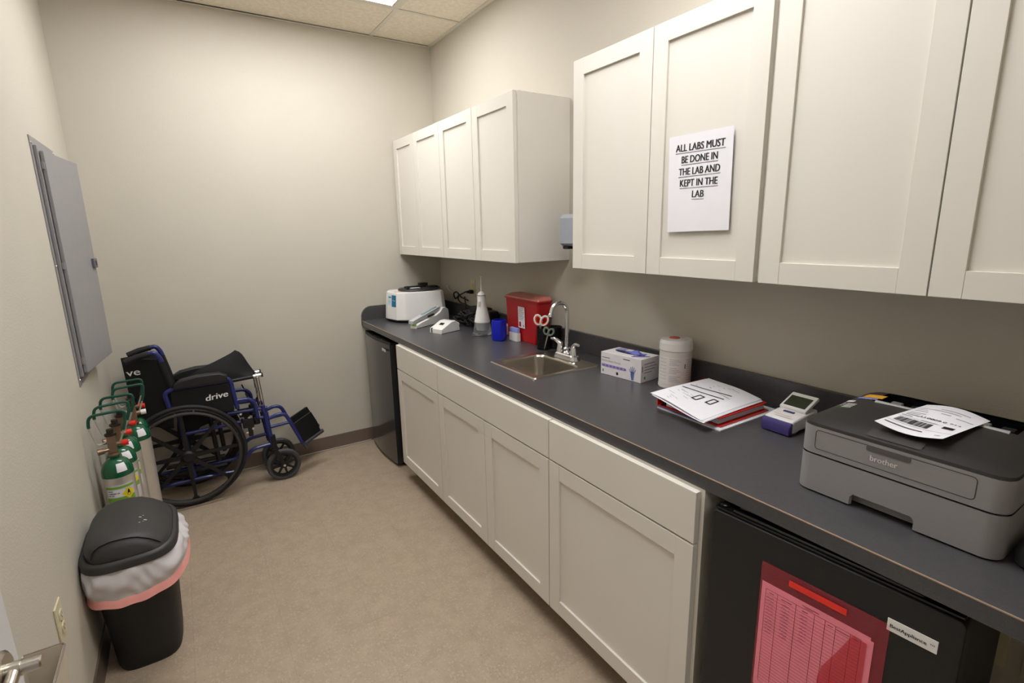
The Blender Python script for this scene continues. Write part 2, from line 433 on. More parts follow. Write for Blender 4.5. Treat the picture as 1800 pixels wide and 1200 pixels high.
def base_cab(label, y0, y1, doors, drawer):
    t = thing('base_cabinet', label, 'cabinet', (-.32, (y0+y1)/2, 0), group='white base cabinets')
    xf = -.638; z0, z1 = .105, .8755; p = .018; mb = MB()
    mb.box(xf, 0-.002, y0, y0+p, z0, z1); mb.box(xf, -.002, y1-p, y1, z0, z1)
    mb.box(xf, -.002, y0+p, y1-p, z0, z0+p); mb.box(-.012, -.002, y0+p, y1-p, z0+p, z1)
    f = .036; mb.box(xf, xf+.02, y0+p, y1-p, z1-f, z1); mb.box(xf, xf+.02, y0+p, y1-p, .70, .735)
    mb.box(xf, xf+.02, y0+p, y0+f, z0+p, .70); mb.box(xf, xf+.02, y1-f, y1-p, z0+p, .70)
    mb.box(xf, xf+.02, y0+p, y0+f, .735, z1-f); mb.box(xf, xf+.02, y1-f, y1-p, .735, z1-f)
    obj('body', mb, [cab_m], t)
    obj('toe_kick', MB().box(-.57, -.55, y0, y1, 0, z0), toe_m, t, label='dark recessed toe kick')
    obj('drawer_front', MB().box(-.658, -.639, drawer[0], drawer[1], .7235, .8685, .002), cab_m, t)
    for a, b_ in doors: obj('door', shaker(-.658, a, b_, .1115, .7175), cab_m, t)
base_cab('white base cabinet beside the far small fridge, one door under a drawer', -1.3215, -.735, [(-1.319, -.738)], (-1.319, -.738))
base_cab('white base cabinet under the sink, wide false drawer over two doors', -2.268, -1.3215, [(-1.7965, -1.3235), (-2.2655, -1.7995)], (-2.2655, -1.3235))
base_cab('white base cabinet beside the fridge with the pink form, widest single door', -2.905, -2.268, [(-2.894, -2.2705)], (-2.894, -2.2705))

# countertop with sink cut-out, backsplash, end splash
CT = .914
t = thing('countertop', 'long dark charcoal laminate countertop along the right wall', 'countertop', (-.32, -1.9, .876))
YE = -3.94
mb = MB(); sx0, sx1, sy0, sy1 = -.485, -.152, -1.945, -1.598; x0 = -.640
gx = [x0, sx0, sx1, -.0005]; gy = [YE, sy0, sy1, -.0005]
for zz_ in (.8765, CT):
    o_ = len(mb.v); mb.add([(x, y, zz_) for x in gx for y in gy], [[i*4+j, (i+1)*4+j, (i+1)*4+j+1, i*4+j+1] for i in range(3) for j in range(3) if (i, j) != (1, 1)])
for i in range(3):
    mb.add([(gx[i], gy[0], .8765), (gx[i+1], gy[0], .8765), (gx[i+1], gy[0], CT), (gx[i], gy[0], CT)], [[0, 1, 2, 3]]); mb.add([(gx[i], gy[3], .8765), (gx[i+1], gy[3], .8765), (gx[i+1], gy[3], CT), (gx[i], gy[3], CT)], [[0, 1, 2, 3]])
    mb.add([(gx[0], gy[i], .8765), (gx[0], gy[i+1], .8765), (gx[0], gy[i+1], CT), (gx[0], gy[i], CT)], [[0, 1, 2, 3]]); mb.add([(gx[3], gy[i], .8765), (gx[3], gy[i+1], .8765), (gx[3], gy[i+1], CT), (gx[3], gy[i], CT)], [[0, 1, 2, 3]])
for (p_, q_) in (((sx0, sy0), (sx1, sy0)), ((sx0, sy1), (sx1, sy1)), ((sx0, sy0), (sx0, sy1)), ((sx1, sy0), (sx1, sy1))):
    mb.add([(p_[0], p_[1], .8765), (q_[0], q_[1], .8765), (q_[0], q_[1], CT), (p_[0], p_[1], CT)], [[0, 1, 2, 3]])
obj('worktop', mb, counter_m, t)
mb = MB(); mb.box(x0-.0006, x0+.0012, YE, -.02, CT-.0022, CT+.0004); obj('front_edge_seam', mb, edge_m, t, label='thin tan seam line along the front edge')
mb = MB(); mb.box(-.0195, -.0005, YE, -.0005, CT, 1.0125, .0015); obj('backsplash', mb, counter_m, t)
ring = [(x0, .8765), (-.0195, .8765), (-.0195, 1.0125), (x0+.075, 1.0125)]
for k in range(1, 8):
    a = PI/2*k/8; ring.append((x0+.075-.075*math.sin(a), 1.0125-.075+.075*math.cos(a)))
ring.append((x0, .94))
Mx = Matrix(((1, 0, 0, 0), (0, 0, 1, -.0195), (0, 1, 0, 0), (0, 0, 0, 1)))
mb = MB(); mb.prism(ring[:1]+[(-.0195, .8765)]+ring[2:], 0, .019, M=Mx); obj('end_splash', mb, counter_m, t)

# sink
t = thing('sink', 'small square stainless steel drop-in sink in the countertop', 'sink', (-.316, -1.771, CT))
ox0, ox1, oy0, oy1 = -.4992, -.1327, -1.9576, -1.5847
def rr3(x0, x1, y0, y1, r, z, n=6): return [(p[0], p[1], z) for p in rrect(x0, x1, y0, y1, r, n)]
rings = [rr3(ox0, ox1, oy0, oy1, .012, CT+.0005), rr3(ox0+.003, ox1-.003, oy0+.003, oy1-.003, .012, CT+.005), rr3(ox0+.012, ox1-.012, oy0+.012, oy1-.012, .014, CT+.0045),
         rr3(-.472, -.218, -1.93, -1.612, .045, CT+.003), rr3(-.466, -.224, -1.924, -1.618, .045, CT-.006), rr3(-.458, -.232, -1.916, -1.626, .045, CT-.11), rr3(-.44, -.25, -1.90, -1.642, .04, CT-.13)]
mb = MB(); mb.loft(rings, cap0=False); obj('basin', mb, steel_m, t, recalc=False)
mb = MB(); mb.lathe([(.042, 0), (.042, .002), (.034, .003), (.03, -.002+.002), (0, .0005)], M=T(-.345, -1.771, CT-.1295)); obj('drain', mb, chrome_m, t)
# faucet
t = thing('faucet', 'chrome two-handle gooseneck faucet behind the sink', 'faucet', (-.175, -1.771, CT+.004))
fx, fy, fz = -.172, -1.765, CT+.0048
mb = MB()
def stad(l, w, z, k=10):
    return [(fx+w*math.cos(PI*i/k), fy+l+w*math.sin(PI*i/k), z) for i in range(k+1)]+[(fx+w*math.cos(PI+PI*i/k), fy-l+w*math.sin(PI+PI*i/k), z) for i in range(k+1)]
mb.loft([stad(.054, .030, fz), stad(.054, .030, fz+.004), stad(.053, .027, fz+.010), stad(.052, .0265, fz+.020), stad(.05, .022, fz+.025)])
obj('base_plate', mb, chrome_m, t)
mb = MB(); Z = fz+.024
mb.lathe([(.019, 0), (.02, .006), (.015, .012), (.018, .018), (.018, .026), (.0125, .032)], M=T(fx, fy, Z), seg=24)
pts = [(fx, fy, Z+.03), (fx, fy, 1.145)]
for k in range(1, 13):
    a = PI*k/12*.93; pts.append((fx-.046+.046*math.cos(a), fy, 1.145+.046*math.sin(a)))
a = PI*.93; tdir = Vector((-math.sin(a), 0, math.cos(a))); e = Vector(pts[-1]); pts.append(tuple(e+tdir*.012))
mb.tube(pts, .0105, 16)
mb.tube([e+tdir*.010, e+tdir*.014, e+tdir*.026, e+tdir*.028], [.0112, .0142, .0142, .011], 18)
obj('spout', mb, chrome_m, t)
for sgn in (1, -1):
    mb = MB(); hy = fy+sgn*.051
    mb.lathe([(.021, 0), (.0195, .012), (.0155, .03), (.0135, .044), (.009, .050), (.0, .052)], M=T(fx, hy, Z-.002), seg=24)
    mb.tube([(fx, hy, Z+.038), (fx-.006, hy+sgn*.014, Z+.052), (fx-.012, hy+sgn*.032, Z+.060), (fx-.015, hy+sgn*.052, Z+.058)], [.012, .0105, .0085, .0065], 12)
    obj('handle', mb, chrome_m, t)

# ------------------------------------------------------------------ far fridge under the corner of the countertop
t = thing('small_fridge', 'dark bowed-door small fridge in the far corner under the countertop', 'fridge', (-.36, -.32, 0), group='small fridges under the countertop')
obj('body', MB().box(-.60, -.09, -.575, -.065, .02, .842, .004), blackp_m, t)
mb = MB(); ya, yb = -.572, -.062
out = [(-.605, ya), (-.605, yb)]
for k in range(13):
    s_ = k/12; out.append((-.640-.018*math.sin(PI*s_), yb+(ya-yb)*s_))
mb.prism(out, .022, .832, bev=.003); obj('door', mb, fridge1_m, t, sharp=25)
mb = MB(); mb.prism([(p[0]+.004 if p[0] < -.61 else p[0], p[1]) for p in out], .8325, .848)
for k in range(3): mb.box(-.645, -.625, -.16-.13*k-.04, -.16-.13*k, .848, .852)
obj('top_trim', mb, blackp_m, t)
mb = MB(); Ml = FM((-.6555, -.505, .792), (0, -1, -.0), (0, 0, 1)); mb.box(-.034, .034, -.0085, .0085, 0, .0025, .0008, M=Ml)
o = obj('badge', mb, psil_m, t, label='small silver name badge')
mb = MB(); text_mesh(mb, 'BestAppliance', FM((-.6584, -.505, .790), (0, -1, 0), (0, 0, 1)), w=.056, h=.006, bold=.02); obj('lettering', mb, ink_m, o)
for sx in (-.56, -.14):
    for sy in (-.55, -.09):
        obj('foot', MB().lathe([(.018, 0), (.018, .02)], M=T(sx, sy, 0), seg=16), blackp_m, t)

# ------------------------------------------------------------------ near fridge (slightly turned)
f0 = Vector((-.6640, -2.948, 0)); f1 = Vector((-.632, -3.428, 0))
t = thing('small_fridge', 'black small fridge with a pink form in a red envelope on its door', 'fridge', ((f0+f1)/2+Vector((.2, 0, 0))), group='small fridges under the countertop')
sd = (f1-f0).normalized(); FWd = (f1-f0).length
MF = FM(f0, sd, (0, 0, 1))     # x along the door, y up, z outwards (towards the room)
if (MF.to_3x3() @ Vector((0, 0, 1))).x > 0: print('fridge frame flipped')
mb = MB(); mb.box(.006, FWd-.006, .02, .842, -.44, -.052, .004, M=MF); obj('body', mb, blackp_m, t)
mb = MB(); mb.prism(rrect(0, FWd, .03, .855, .012), -.045, 0, M=MF, bev=.004); dd = obj('door', mb, fridge_m, t, sharp=40)
mb = MB()
mb.box(.004, FWd-.004, .8565, .863, -.046, -.004, .0025, M=MF)
mb.tube(fillet([MF @ Vector(p) for p in ((.05, .866, -.012), (.05, .8665, -.010), (FWd-.06, .8665, -.010), (FWd-.06, .866, -.03))], .012), .0035, 8)
mb.tube(fillet([MF @ Vector(p) for p in ((.05, .865, -.036), (.10, .8665, -.040), (FWd-.11, .8665, -.040), (FWd-.06, .866, -.036))], .02), .0035, 8)
mb.lathe([(.012, 0), (.012, .003), (.008, .005), (0, .005)], M=MF @ T(.018, .863, -.025) @ Matrix.Rotation(-PI/2, 4, 'X'), seg=20)
obj('top_grip', mb, blackg_m, t)
mb = MB(); mb.box(.372, .449, .772, .798, 0, .0015, .0006, M=MF); o = obj('badge', mb, white_m, dd, label='white name badge')
mb = MB(); text_mesh(mb, 'BestAppliance', MF @ T(.405, .781, .0019), w=.056, h=.0072, bold=.035); text_mesh(mb, 'TM', MF @ T(.441, .785, .0019), w=.007, h=.003, bold=.03)
obj('lettering', mb, ink_m, o)
for sx in (.04, FWd-.04):
    for sz in (-.08, -.40):
        mb = MB(); mb.lathe([(.016, 0), (.016, .021)], M=MF @ T(sx, .021, sz) @ Matrix.Rotation(PI/2, 4, 'X'), seg=16)
        obj('foot', mb, blackp_m, t)
# red envelope and pink form
et = MB(); ex0, ex1, ey0, ey1 = .131, .378, .445, .785
ME = MF @ Matrix.Rotation(0, 4, 'Z')
e = thing('document_envelope', 'translucent red envelope taped to the black fridge door', 'envelope', MF @ Vector((.25, .6, .002)))
mb = MB(); mb.box(ex0, ex1, ey0, ey1, .0035, .0042, M=ME); obj('sleeve', mb, env_m, e)
mb = MB(); mb.box(ex0, ex1, ey0, ey1, .0010, .0014, M=ME); obj('back_sheet', mb, env_m, e)
EL = lambda u, v: tuple((MF.inverted() @ P(u, v, 'x', -.641))[:2])
mb = MB(); mb.prism([(ex0+.216, ey0+.005), (ex0+.216, EL(1530, 1133)[1]), EL(1501, 1114), EL(1473, 1143), EL(1447, 1167), EL(1440, 1185), (EL(1438, 1199)[0], ey0+.005)], .0043, .0047, M=ME); obj('flap', mb, flap_m, e, label='darker red folded flap')
mb = MB(); mb.lathe([(.008, 0), (.008, .002), (.005, .003), (0, .003)], M=ME @ T(ex1-.078, .583, .0047), seg=20); obj('snap_button', mb, redcap_m, e)
mb = MB(); mb.box(ex0+.062, ex0+.175, .758, .772, .0043, .0050, M=ME @ T(0, 0, 0)); obj('tape_strip', mb, tape_m, e, label='bright red tape strip')
f = thing('form_sheet', 'pink ruled log form inside the red envelope', 'paper', MF @ Vector((.25, .6, .002)))
mb = MB(); mb.box(ex0+.004, ex0+.220, .458, .737, .0018, .0022, M=ME); mb.box(ex0+.214, ex0+.226, .452, .731, .0024, .0027, M=ME); sh = obj('sheet', mb, pink_m, f)
mb = MB(); ink2_m = mat('form_lines', (122, 40, 62), .7); lw = .0004; zz = .0029
fx0, fx1, fy0, fy1 = ex0+.014, ex0+.205, .475, .722
cols = [fx0, fx0+.026, fx0+.066, fx0+.104, fx0+.125, fx0+.145, fx0+.172, fx1]
for c in cols: rect(mb, ME, c-lw, c+lw, fy0, fy1, z=zz)
rect(mb, ME, fx0, fx1, fy1-lw, fy1+lw, z=zz)
for k in range(30):
    y = fy1-.012-k*.0081
    if y > fy0: rect(mb, ME, fx0, fx1, y-lw*.7, y+lw*.7, z=zz)
for i, wd in enumerate([.010, .022, .012, .0, .010, .024, .012]):
    cxm = (cols[i]+cols[i+1])/2
    if wd: rect(mb, ME, cxm-wd/2, cxm+wd/2, fy1-.0075, fy1-.006, z=zz)
rect(mb, ME, fx0+.078, fx0+.112, .7275, .729, z=zz); rect(mb, ME, fx0+.084, fx0+.100, .7245, .7257, z=zz)
obj('ruled_lines', mb, ink2_m, f)
mb = MB(); pen_m = mat('pen_writing', (98, 50, 110), .7); rnd = random.Random(3)
for ci, rows, wd in ((0, 12, .019), (1, 11, .020), (2, 9, .016)):
    for k in range(rows):
        y = fy1-.0185-k*.0081; x = (cols[ci]+cols[ci+1])/2-wd/2; pts = []
        nst = int(wd/.0016)
        for q in range(nst): pts.append(ME @ Vector((x+q*.0016+rnd.uniform(-.0004, .0004), y+rnd.uniform(-.0018, .0022), zz)))
        mb.tube(pts, .00028, 4)
obj('handwriting', mb, pen_m, f)

# ------------------------------------------------------------------ dark stack under the counter end: outlets with plugs on the wall
def outlet(name, label, M, plugs=False, group=None, decora=False):
    t = thing(name, label, 'outlet', M @ Vector((0, 0, 0)), group=group)
    mb = MB(); mb.prism(rrect(-.035, .035, -.0575, .0575, .003), .0, .0055, M=M, bev=.002); pl = obj('cover_plate', mb, ivory_m, t)
    mb = MB()
    if decora: mb.prism(rrect(-.0165, .0165, -.033, .033, .001), .0056, .0075, M=M, bev=.0006)
    else:
        for s_ in (.0195, -.0195): mb.prism(rrect(-.0165, .0165, s_-.0140, s_+.0140, .009), .0056, .0085, M=M, bev=.001)
    obj('receptacle', mb, ivory_m, t)
    mb = MB()
    for s_ in (.0195, -.0195):
        z_ = .0078 if decora else .0088
        mb.box(-.0075, -.0050, s_-.002, s_+.006, z_-.0003, z_, M=M); mb.box(.0050, .0075, s_-.002, s_+.006, z_-.0003, z_, M=M)
        mb.lathe([(.0026, 0), (.0026, .0003)], M=M @ T(0, s_-.0075, z_-.0003), seg=12)
    if not decora: mb.lathe([(.003, 0), (.003, .0006)], M=M @ T(0, 0, .0056), seg=12)
    obj('slots', mb, blackp_m, t)
    return t
outlet('wall_outlet', 'ivory duplex outlet low on the left wall beside the open door', FM((-W, -1.885, .468), (0, 1, 0), (0, 0, 1)))
outlet('wall_outlet', 'ivory outlet above the far end of the countertop', FM((0, -.522, 1.141), (0, -1, 0), (0, 0, 1)), decora=True)
for yy, lb in ((-3.345, 'left'), (-3.445, 'right')):
    M_ = FM((0, yy, .44), (0, -1, 0), (0, 0, 1))
    outlet('wall_outlet', 'shadowed outlet under the countertop beside the near fridge, %s of two' % lb, M_)
    tp = thing('power_plug', 'black plug in the %s of the two shadowed outlets under the countertop' % lb, 'plug', (-.01, yy, .46))
    mb = MB(); mb.loft([[(x, y, z) for x, y in ((-.013, -.016), (.013, -.016), (.013, .016), (-.013, .016))] for z in (.0,)]+[[(x*k, y*k-.5*z, z) for x, y in ((-.013, -.016), (.013, -.016), (.013, .016), (-.013, .016))] for k, z in ((1, .02), (.55, .04))], M=M_ @ T(0, .0195, .009))
    obj('plug_body', mb, blackp_m, tp)
    mb = MB(); mb.tube(fillet([(-.045, yy, .44), (-.07, yy, .41), (-.05, yy-.02, .3), (-.03, yy-.03, .05), (-.06, yy+.02, .006), (-.3, yy-.06, .006)], .05), .0045, 8)
    obj('cord', mb, blackp_m, tp)

# ------------------------------------------------------------------ paper towel dispenser between the wall cabinets
t = thing('towel_dispenser', 'grey paper dispenser on the wall between the white wall cabinets', 'dispenser', (-.05, -1.83, 1.45))
mb = MB(); Mx = Matrix(((0, 0, 1, 0), (-1, 0, 0, 0), (0, 1, 0, 0), (0, 0, 0, 1)))
prof = [(-.0, 1.462), (-.165, 1.450), (-.180, 1.462), (-.180, 1.575), (-.165, 1.592), (0, 1.60)]
Mp = Matrix(((1, 0, 0, 0), (0, 0, 1, 0), (0, 1, 0, 0), (0, 0, 0, 1)))
mb.prism(prof, -1.955, -1.715, M=Mp, bev=.006); obj('housing', mb, disp_m, t)
mb = MB(); mb.box(-.172, -.12, -1.77, -1.73, 1.436, 1.4525, .004); obj('nozzle', mb, blackp_m, t)

# ------------------------------------------------------------------ sign
t = thing('paper_sign', 'white printed notice ALL LABS MUST BE DONE IN THE LAB taped to a cabinet door', 'sign', (-.326, -2.585, 1.66))
Msg = FM((-.3249, -2.586, 1.658), (0, -1, 0), (0, 0, 1))
c4 = [P(1177, 242, 'x', -.3249), P(1291, 220, 'x', -.3249), P(1281, 404, 'x', -.3249), P(1173, 408, 'x', -.3249)]
def sheet(u, v):
    a = c4[3].lerp(c4[2], u); b_ = c4[0].lerp(c4[1], u); p = a.lerp(b_, v)
    p.x = -.3252-.0004*(1-math.cos(u*2*PI)*.6)*(1-v)
    return p
mb = MB(); mb.grid(sheet, 16, 16, thick=.0003); obj('sheet', mb, paper_m, t, recalc=False)
mb = MB(); zo = .0042
upv = (c4[0]-c4[3]).normalized(); rt = (c4[1]-c4[0]).normalized()
for s_, (ua, va), (ub, vb), hh in (('ALL LABS MUST', (1188, 271), (1275.5, 258.5), .0215), ('BE DONE IN', (1198, 290.5), (1262, 282), .0215), ('THE LAB AND', (1193, 312), (1266, 303.5), .0215), ('KEPT IN THE', (1195, 331.5), (1261.5, 326), .0215), ('LAB', (1216, 350), (1236.5, 349), .0215)):
    a = P(ua, va, 'x', -.3261); b_ = P(ub, vb, 'x', -.3261); r = (b_-a)
    M_ = FM(a+Vector((0, 0, .0055)), (0, r.y, r.z), (0, 0, 1))
    text_mesh(mb, s_, M_, w=r.length*.985, h=hh, bold=.045, align='L')
    rect(mb, M_, -.001, r.length+.001, -.0062, -.0048)
obj('lettering', mb, ink_m, t)

# ------------------------------------------------------------------ electrical panel on the left wall
t = thing('breaker_panel', 'grey electrical breaker panel with its door ajar on the left wall', 'electrical panel', (-W, -.68, .92))
mb = MB(); Mw = FM((-W, 0, 0), (0, 1, 0), (0, 0, 1))   # x = world y, y = z, z = out of the wall
mb.prism(rrect(-.926, -.452, .919, 1.918, .002), 0, .004, M=Mw, bev=.001)
obj('flange', mb, panel_m, t)
mb = MB(); mb.box(-.895, -.47, .955, 1.885, .0042, .016, .003, M=Mw); obj('cover', mb, panel_m, t)
mb = MB(); hp = Vector((-W+.0175, -.878, 0)); fp = Vector((-W+.066, -.445, 0)); dv = (fp-hp); Mdo = FM(hp, dv, (0, 0, 1)); L_ = dv.length
mb.prism(rrect(0, L_, .966, 1.868, .006), 0, .013, M=Mdo, bev=.003)
pdo = obj('panel_door', mb, panel_m, t)
mb = MB(); mb.box(L_-.065, L_-.012, 1.39, 1.435, .0131, .024, .003, M=Mdo); lt = obj('latch', mb, mat('latch_grey', (96, 98, 104), .4), pdo)
mb = MB(); mb.box(L_-.048, L_-.026, 1.402, 1.424, .0241, .0248, M=Mdo); obj('finger_slot', mb, blackp_m, lt)
for z in (1.02, 1.42, 1.81):
    mb = MB(); mb.box(-.008, .0, z-.014, z+.014, .0, .010, .002, M=Mdo); obj('hinge', mb, panel_m, t)
for (y, z) in ((-.912, .945), (-.912, 1.42), (-.912, 1.892), (-.462, .93), (-.462, 1.905)):
    mb = MB(); mb.lathe([(.006, 0), (.005, .0025), (0, .003)], M=Mw @ T(y, z, .004), seg=14)
    obj('screw', mb, steel_m, t)

# ------------------------------------------------------------------ slim holder behind the door
t = thing('wall_pocket', 'beige open-topped metal holder low on the left wall by the door, partly out of view', 'wall holder', (-W, -2.35, .3))
mb = MB()
a0 = [(-W+.001, -2.20), (-2.026, -2.20), (-2.026, -2.52), (-W+.001, -2.52)]; zt, zb = .600, .30
a1 = [(-W+.001, -2.21), (-2.05, -2.21), (-2.05, -2.51), (-W+.001, -2.51)]
def ins(r, q): 
    return [(r[0][0]+q, r[0][1]-q), (r[1][0]-q, r[1][1]-q), (r[2][0]-q, r[2][1]+q), (r[3][0]+q, r[3][1]+q)]
mb.loft([[(p[0], p[1], zb+.01) for p in ins(a1, .003)], [(p[0], p[1], zt) for p in ins(a0, .003)], [(p[0], p[1], zt) for p in a0], [(p[0], p[1], zb) for p in a1]])
obj('pocket', mb, beige_m, t)
mb = MB(); mb.tube(fillet([(-W+.004, -2.20, zt), (-2.026, -2.20, zt), (-2.026, -2.52, zt), (-W+.004, -2.52, zt)], .012), .0022, 8); obj('rim', mb, mat('holder_rim', (130, 118, 112), .4, .3), t, label='darker rolled rim')

# ------------------------------------------------------------------ things on the countertop
CZ = CT+.0006
def rotM(x, y, a, z=CZ): return T(x, y, z) @ RZ(a)
# centrifuge
t = thing('centrifuge', 'white benchtop centrifuge with blue label and dark round lid in the far corner', 'centrifuge', (-.3, -.22, CZ))
bot = [(-.502, -.13), (-.502, -.168), (-.478, -.283), (-.425, -.325), (-.165, -.372), (-.13, -.35), (-.11, -.10), (-.15, -.05), (-.46, -.05)]
cx, cy = -.31, -.205
def ringz(z, k, dx=0):
    out = []
    n = len(bot)
    for i in range(n):
        a, b_, c = Vector(bot[i-1]), Vector(bot[i]), Vector(bot[(i+1) % n]); q = .3
        for p in (b_.lerp(a, q*.35), b_.lerp(a, q*.1)*.5+b_.lerp(c, q*.1)*.5, b_.lerp(c, q*.35)):
            out.append((cx+(p.x-cx)*k+dx, cy+(p.y-cy)*k, z))
    return out
mb = MB(); mb.loft([ringz(CZ+.018, .985), ringz(CZ+.022, 1), ringz(CZ+.11, .97), ringz(CZ+.195, .93), ringz(CZ+.206, .905), ringz(CZ+.208, .89)])
bd = obj('housing', mb, white_m, t, sharp=25)
mb = MB(); mb.loft([ringz(CZ+.006, .93), ringz(CZ+.019, .96)]); obj('base', mb, blackp_m, t)
for (px_, py_) in ((-.44, -.14), (-.40, -.29), (-.19, -.31), (-.2, -.1)):
    obj('foot', MB().lathe([(.012, 0), (.012, .007)], M=T(px_, py_, CZ), seg=14), rubber_m, t)
mb = MB(); lc = (-.265, -.20)
mb.lathe([(.115, 0), (.140, .004), (.142, .010), (.138, .016), (.05, .018), (0, .018)], M=T(lc[0], lc[1], CZ+.206) @ Matrix.Diagonal((1.08, .9, 1, 1)), seg=48)
ld = obj('lid', mb, pdark_m, t)
mb = MB(); mb.box(-.385, -.365, -.27, -.245, CZ+.222, CZ+.245, .004); mb.box(-.365, -.2, -.19, -.16, CZ+.222, CZ+.235, .004); mb.box(-.21, -.14, -.25, -.19, CZ+.222, CZ+.232, .004); mb.box(-.235, -.17, -.14, -.1, CZ+.222, CZ+.248, .006)
obj('lid_handle', mb, blackp_m, t)
mb = MB(); mb.box(-.34, -.27, -.235, -.20, CZ+.2245, CZ+.2255); obj('lid_sticker', mb, paper_m, t)
# label on the face turned to the room
q = [P(684, 517, 'x', -.495), P(703, 521, 'x', -.495), P(697, 541, 'x', -.495), P(680, 538, 'x', -.495)]
b0 = Vector(ringz(CZ+.11, .97)[4]); fa = Vector((bot[1][0], bot[1][1], 0)); fb = Vector((bot[2][0], bot[2][1], 0))
def face(u, z):   # point on the tapered face between corner 1 and 2
    k = 1+(0.93-1)*((z-.022)/(.195-.022)); a = Vector((cx+(bot[1][0]-cx)*k, cy+(bot[1][1]-cy)*k, CZ+z)); b_ = Vector((cx+(bot[2][0]-cx)*k, cy+(bot[2][1]-cy)*k, CZ+z))
    n_ = Vector((-(b_-a).y, (b_-a).x, 0)).normalized(); n_ = n_ if n_.x < 0 else -n_
    return a.lerp(b_, u)+n_*.0012
def patch(u0, u1, z0, z1, mi, mb): mb.grid(lambda u, v: face(u0+(u1-u0)*u, z0+(z1-z0)*v), 2, 2, mi=mi)
mb = MB(); patch(.04, .48, .115, .19, 0, mb); patch(.48, .96, .108, .188, 1, mb)
lb = obj('control_label', mb, [mat('pale_label', (205, 222, 232), .5), teal_m], t, label='white and blue control label')
mb = MB()
for (u0, u1, z0, z1) in ((.1, .44, .168, .176), (.62, .68, .150, .156), (.78, .84, .148, .154), (.1, .3, .145, .147), (.1, .34, .135, .137)):
    mb.grid(lambda u, v: face(u0+(u1-u0)*u, z0+(z1-z0)*v)+Vector((-.0006, 0, 0)), 1, 1, mi=0 if u0 < .5 else 1)
obj('label_print', mb, [teal_m, paper_m], lb)
mb = MB(); rect(mb, T(-.435, -.235, CZ+.2086) @ RZ(-.3), -.03, .03, -.012, .012); obj('warning_sticker', mb, mat('orange_print', (226, 150, 120), .6), t, label='pale orange warning sticker')

# slim white reader with a long tray
t = thing('slide_reader', 'white wedge-shaped reader with long clear tray cover in front of the centrifuge', 'lab device', (-.3, -.48, CZ))
a = P(716, 575, 'z', CT); a2 = P(733, 578, 'z', CT); c = P(790, 563, 'z', CT)
dx = (c-a2).normalized(); Mr = T(a2.x, a2.y, CZ) @ RZ(math.atan2(dx.y, dx.x)); LL = (c-a2).length; Wd = .057
Mp = Mr @ Matrix(((1, 0, 0, 0), (0, 0, 1, 0), (0, 1, 0, 0), (0, 0, 0, 1)))
prof = [(0, 0), (0, .022), (.05, .034), (LL*.6, .060), (LL*.72, .075), (LL*.80, .098), (LL*.90, .100), (LL*.985, .082), (LL, .05), (LL, 0)]
mb = MB(); mb.prism(prof, .0, Wd, M=Mp, bev=.005); obj('housing', mb, white_m, t, sharp=50)
mb = MB(); mb.prism([(-.012, .03), (-.012, .05), (LL*.78, .110), (LL*.80, .104), (LL*.74, .085), (LL*.6, .066)], Wd*.30, Wd*1.02, M=Mp, bev=.002); obj('tray_cover', mb, mat('smoky_cover', (188, 188, 188), .2), t, label='translucent grey tray cover')
mb = MB(); mb.box(-LL*.16, LL*.30, Wd*.55, Wd*.84, 0, .003, .001, M=Mr @ T(LL*.44, 0, .0855) @ Matrix.Rotation(-math.atan2(.060, LL*.78+.012), 4, 'Y')); obj('glass_slot', mb, mat('slot_green_glass', (120, 150, 150), .15), t)
mb = MB(); mb.box(.0, .004, Wd*.05, Wd*.6, .02, .035, M=Mr @ T(-.006, 0, 0)); obj('yellow_mark', mb, lime_m, t)
mb = MB(); mb.box(LL*.38, LL*.55, -.004, .012, .042, .052, .003, M=Mr @ Matrix.Rotation(-.12, 4, 'Y')); obj('button', mb, blackp_m, t)
# small analyser
t = thing('small_analyzer', 'small white analyzer with little dark window in front of the black cords', 'lab device', (-.33, -.78, CZ))
a = P(762, 583, 'z', CT); b_ = P(777, 587.5, 'z', CT); c = P(809, 580, 'z', CT)
dx = (c-b_).normalized(); Mr = T(b_.x, b_.y, CZ) @ RZ(math.atan2(dx.y, dx.x)); LL = (c-b_).length; Wd = (a-b_).length
Mp = Mr @ Matrix(((1, 0, 0, 0), (0, 0, 1, 0), (0, 1, 0, 0), (0, 0, 0, 1)))
mb = MB(); mb.prism([(0, .0), (0, .026), (LL*.18, .038), (LL*.55, .064), (LL*.78, .066), (LL*.95, .045), (LL, 0)], 0, Wd, M=Mp, bev=.004); obj('housing', mb, white_m, t, sharp=50)
mb = MB(); mb.box(LL*.33, LL*.47, Wd*.34, Wd*.66, 0, .002, .0005, M=Mr @ T(LL*.18, 0, .038) @ Matrix.Rotation(-math.atan2(.026, LL*.37), 4, 'Y') @ T(-LL*.22, 0, 0)); obj('window', mb, blackg_m, t)
mb = MB(); mb.box(-.0012, .012, Wd*.78, Wd*.86, 0.001, .030, M=Mr); obj('slot', mb, pline_m, t)
mb = MB(); mb.tube(fillet([Mr @ Vector((LL*.9, Wd*.6, .05)), Mr @ Vector((LL*1.08, Wd*.7, .055)), Mr @ Vector((LL*1.25, Wd*.3, .03)), Mr @ Vector((LL*1.3, Wd*.9, .004))], .03), .0035, 8); obj('cord', mb, white_m, t)

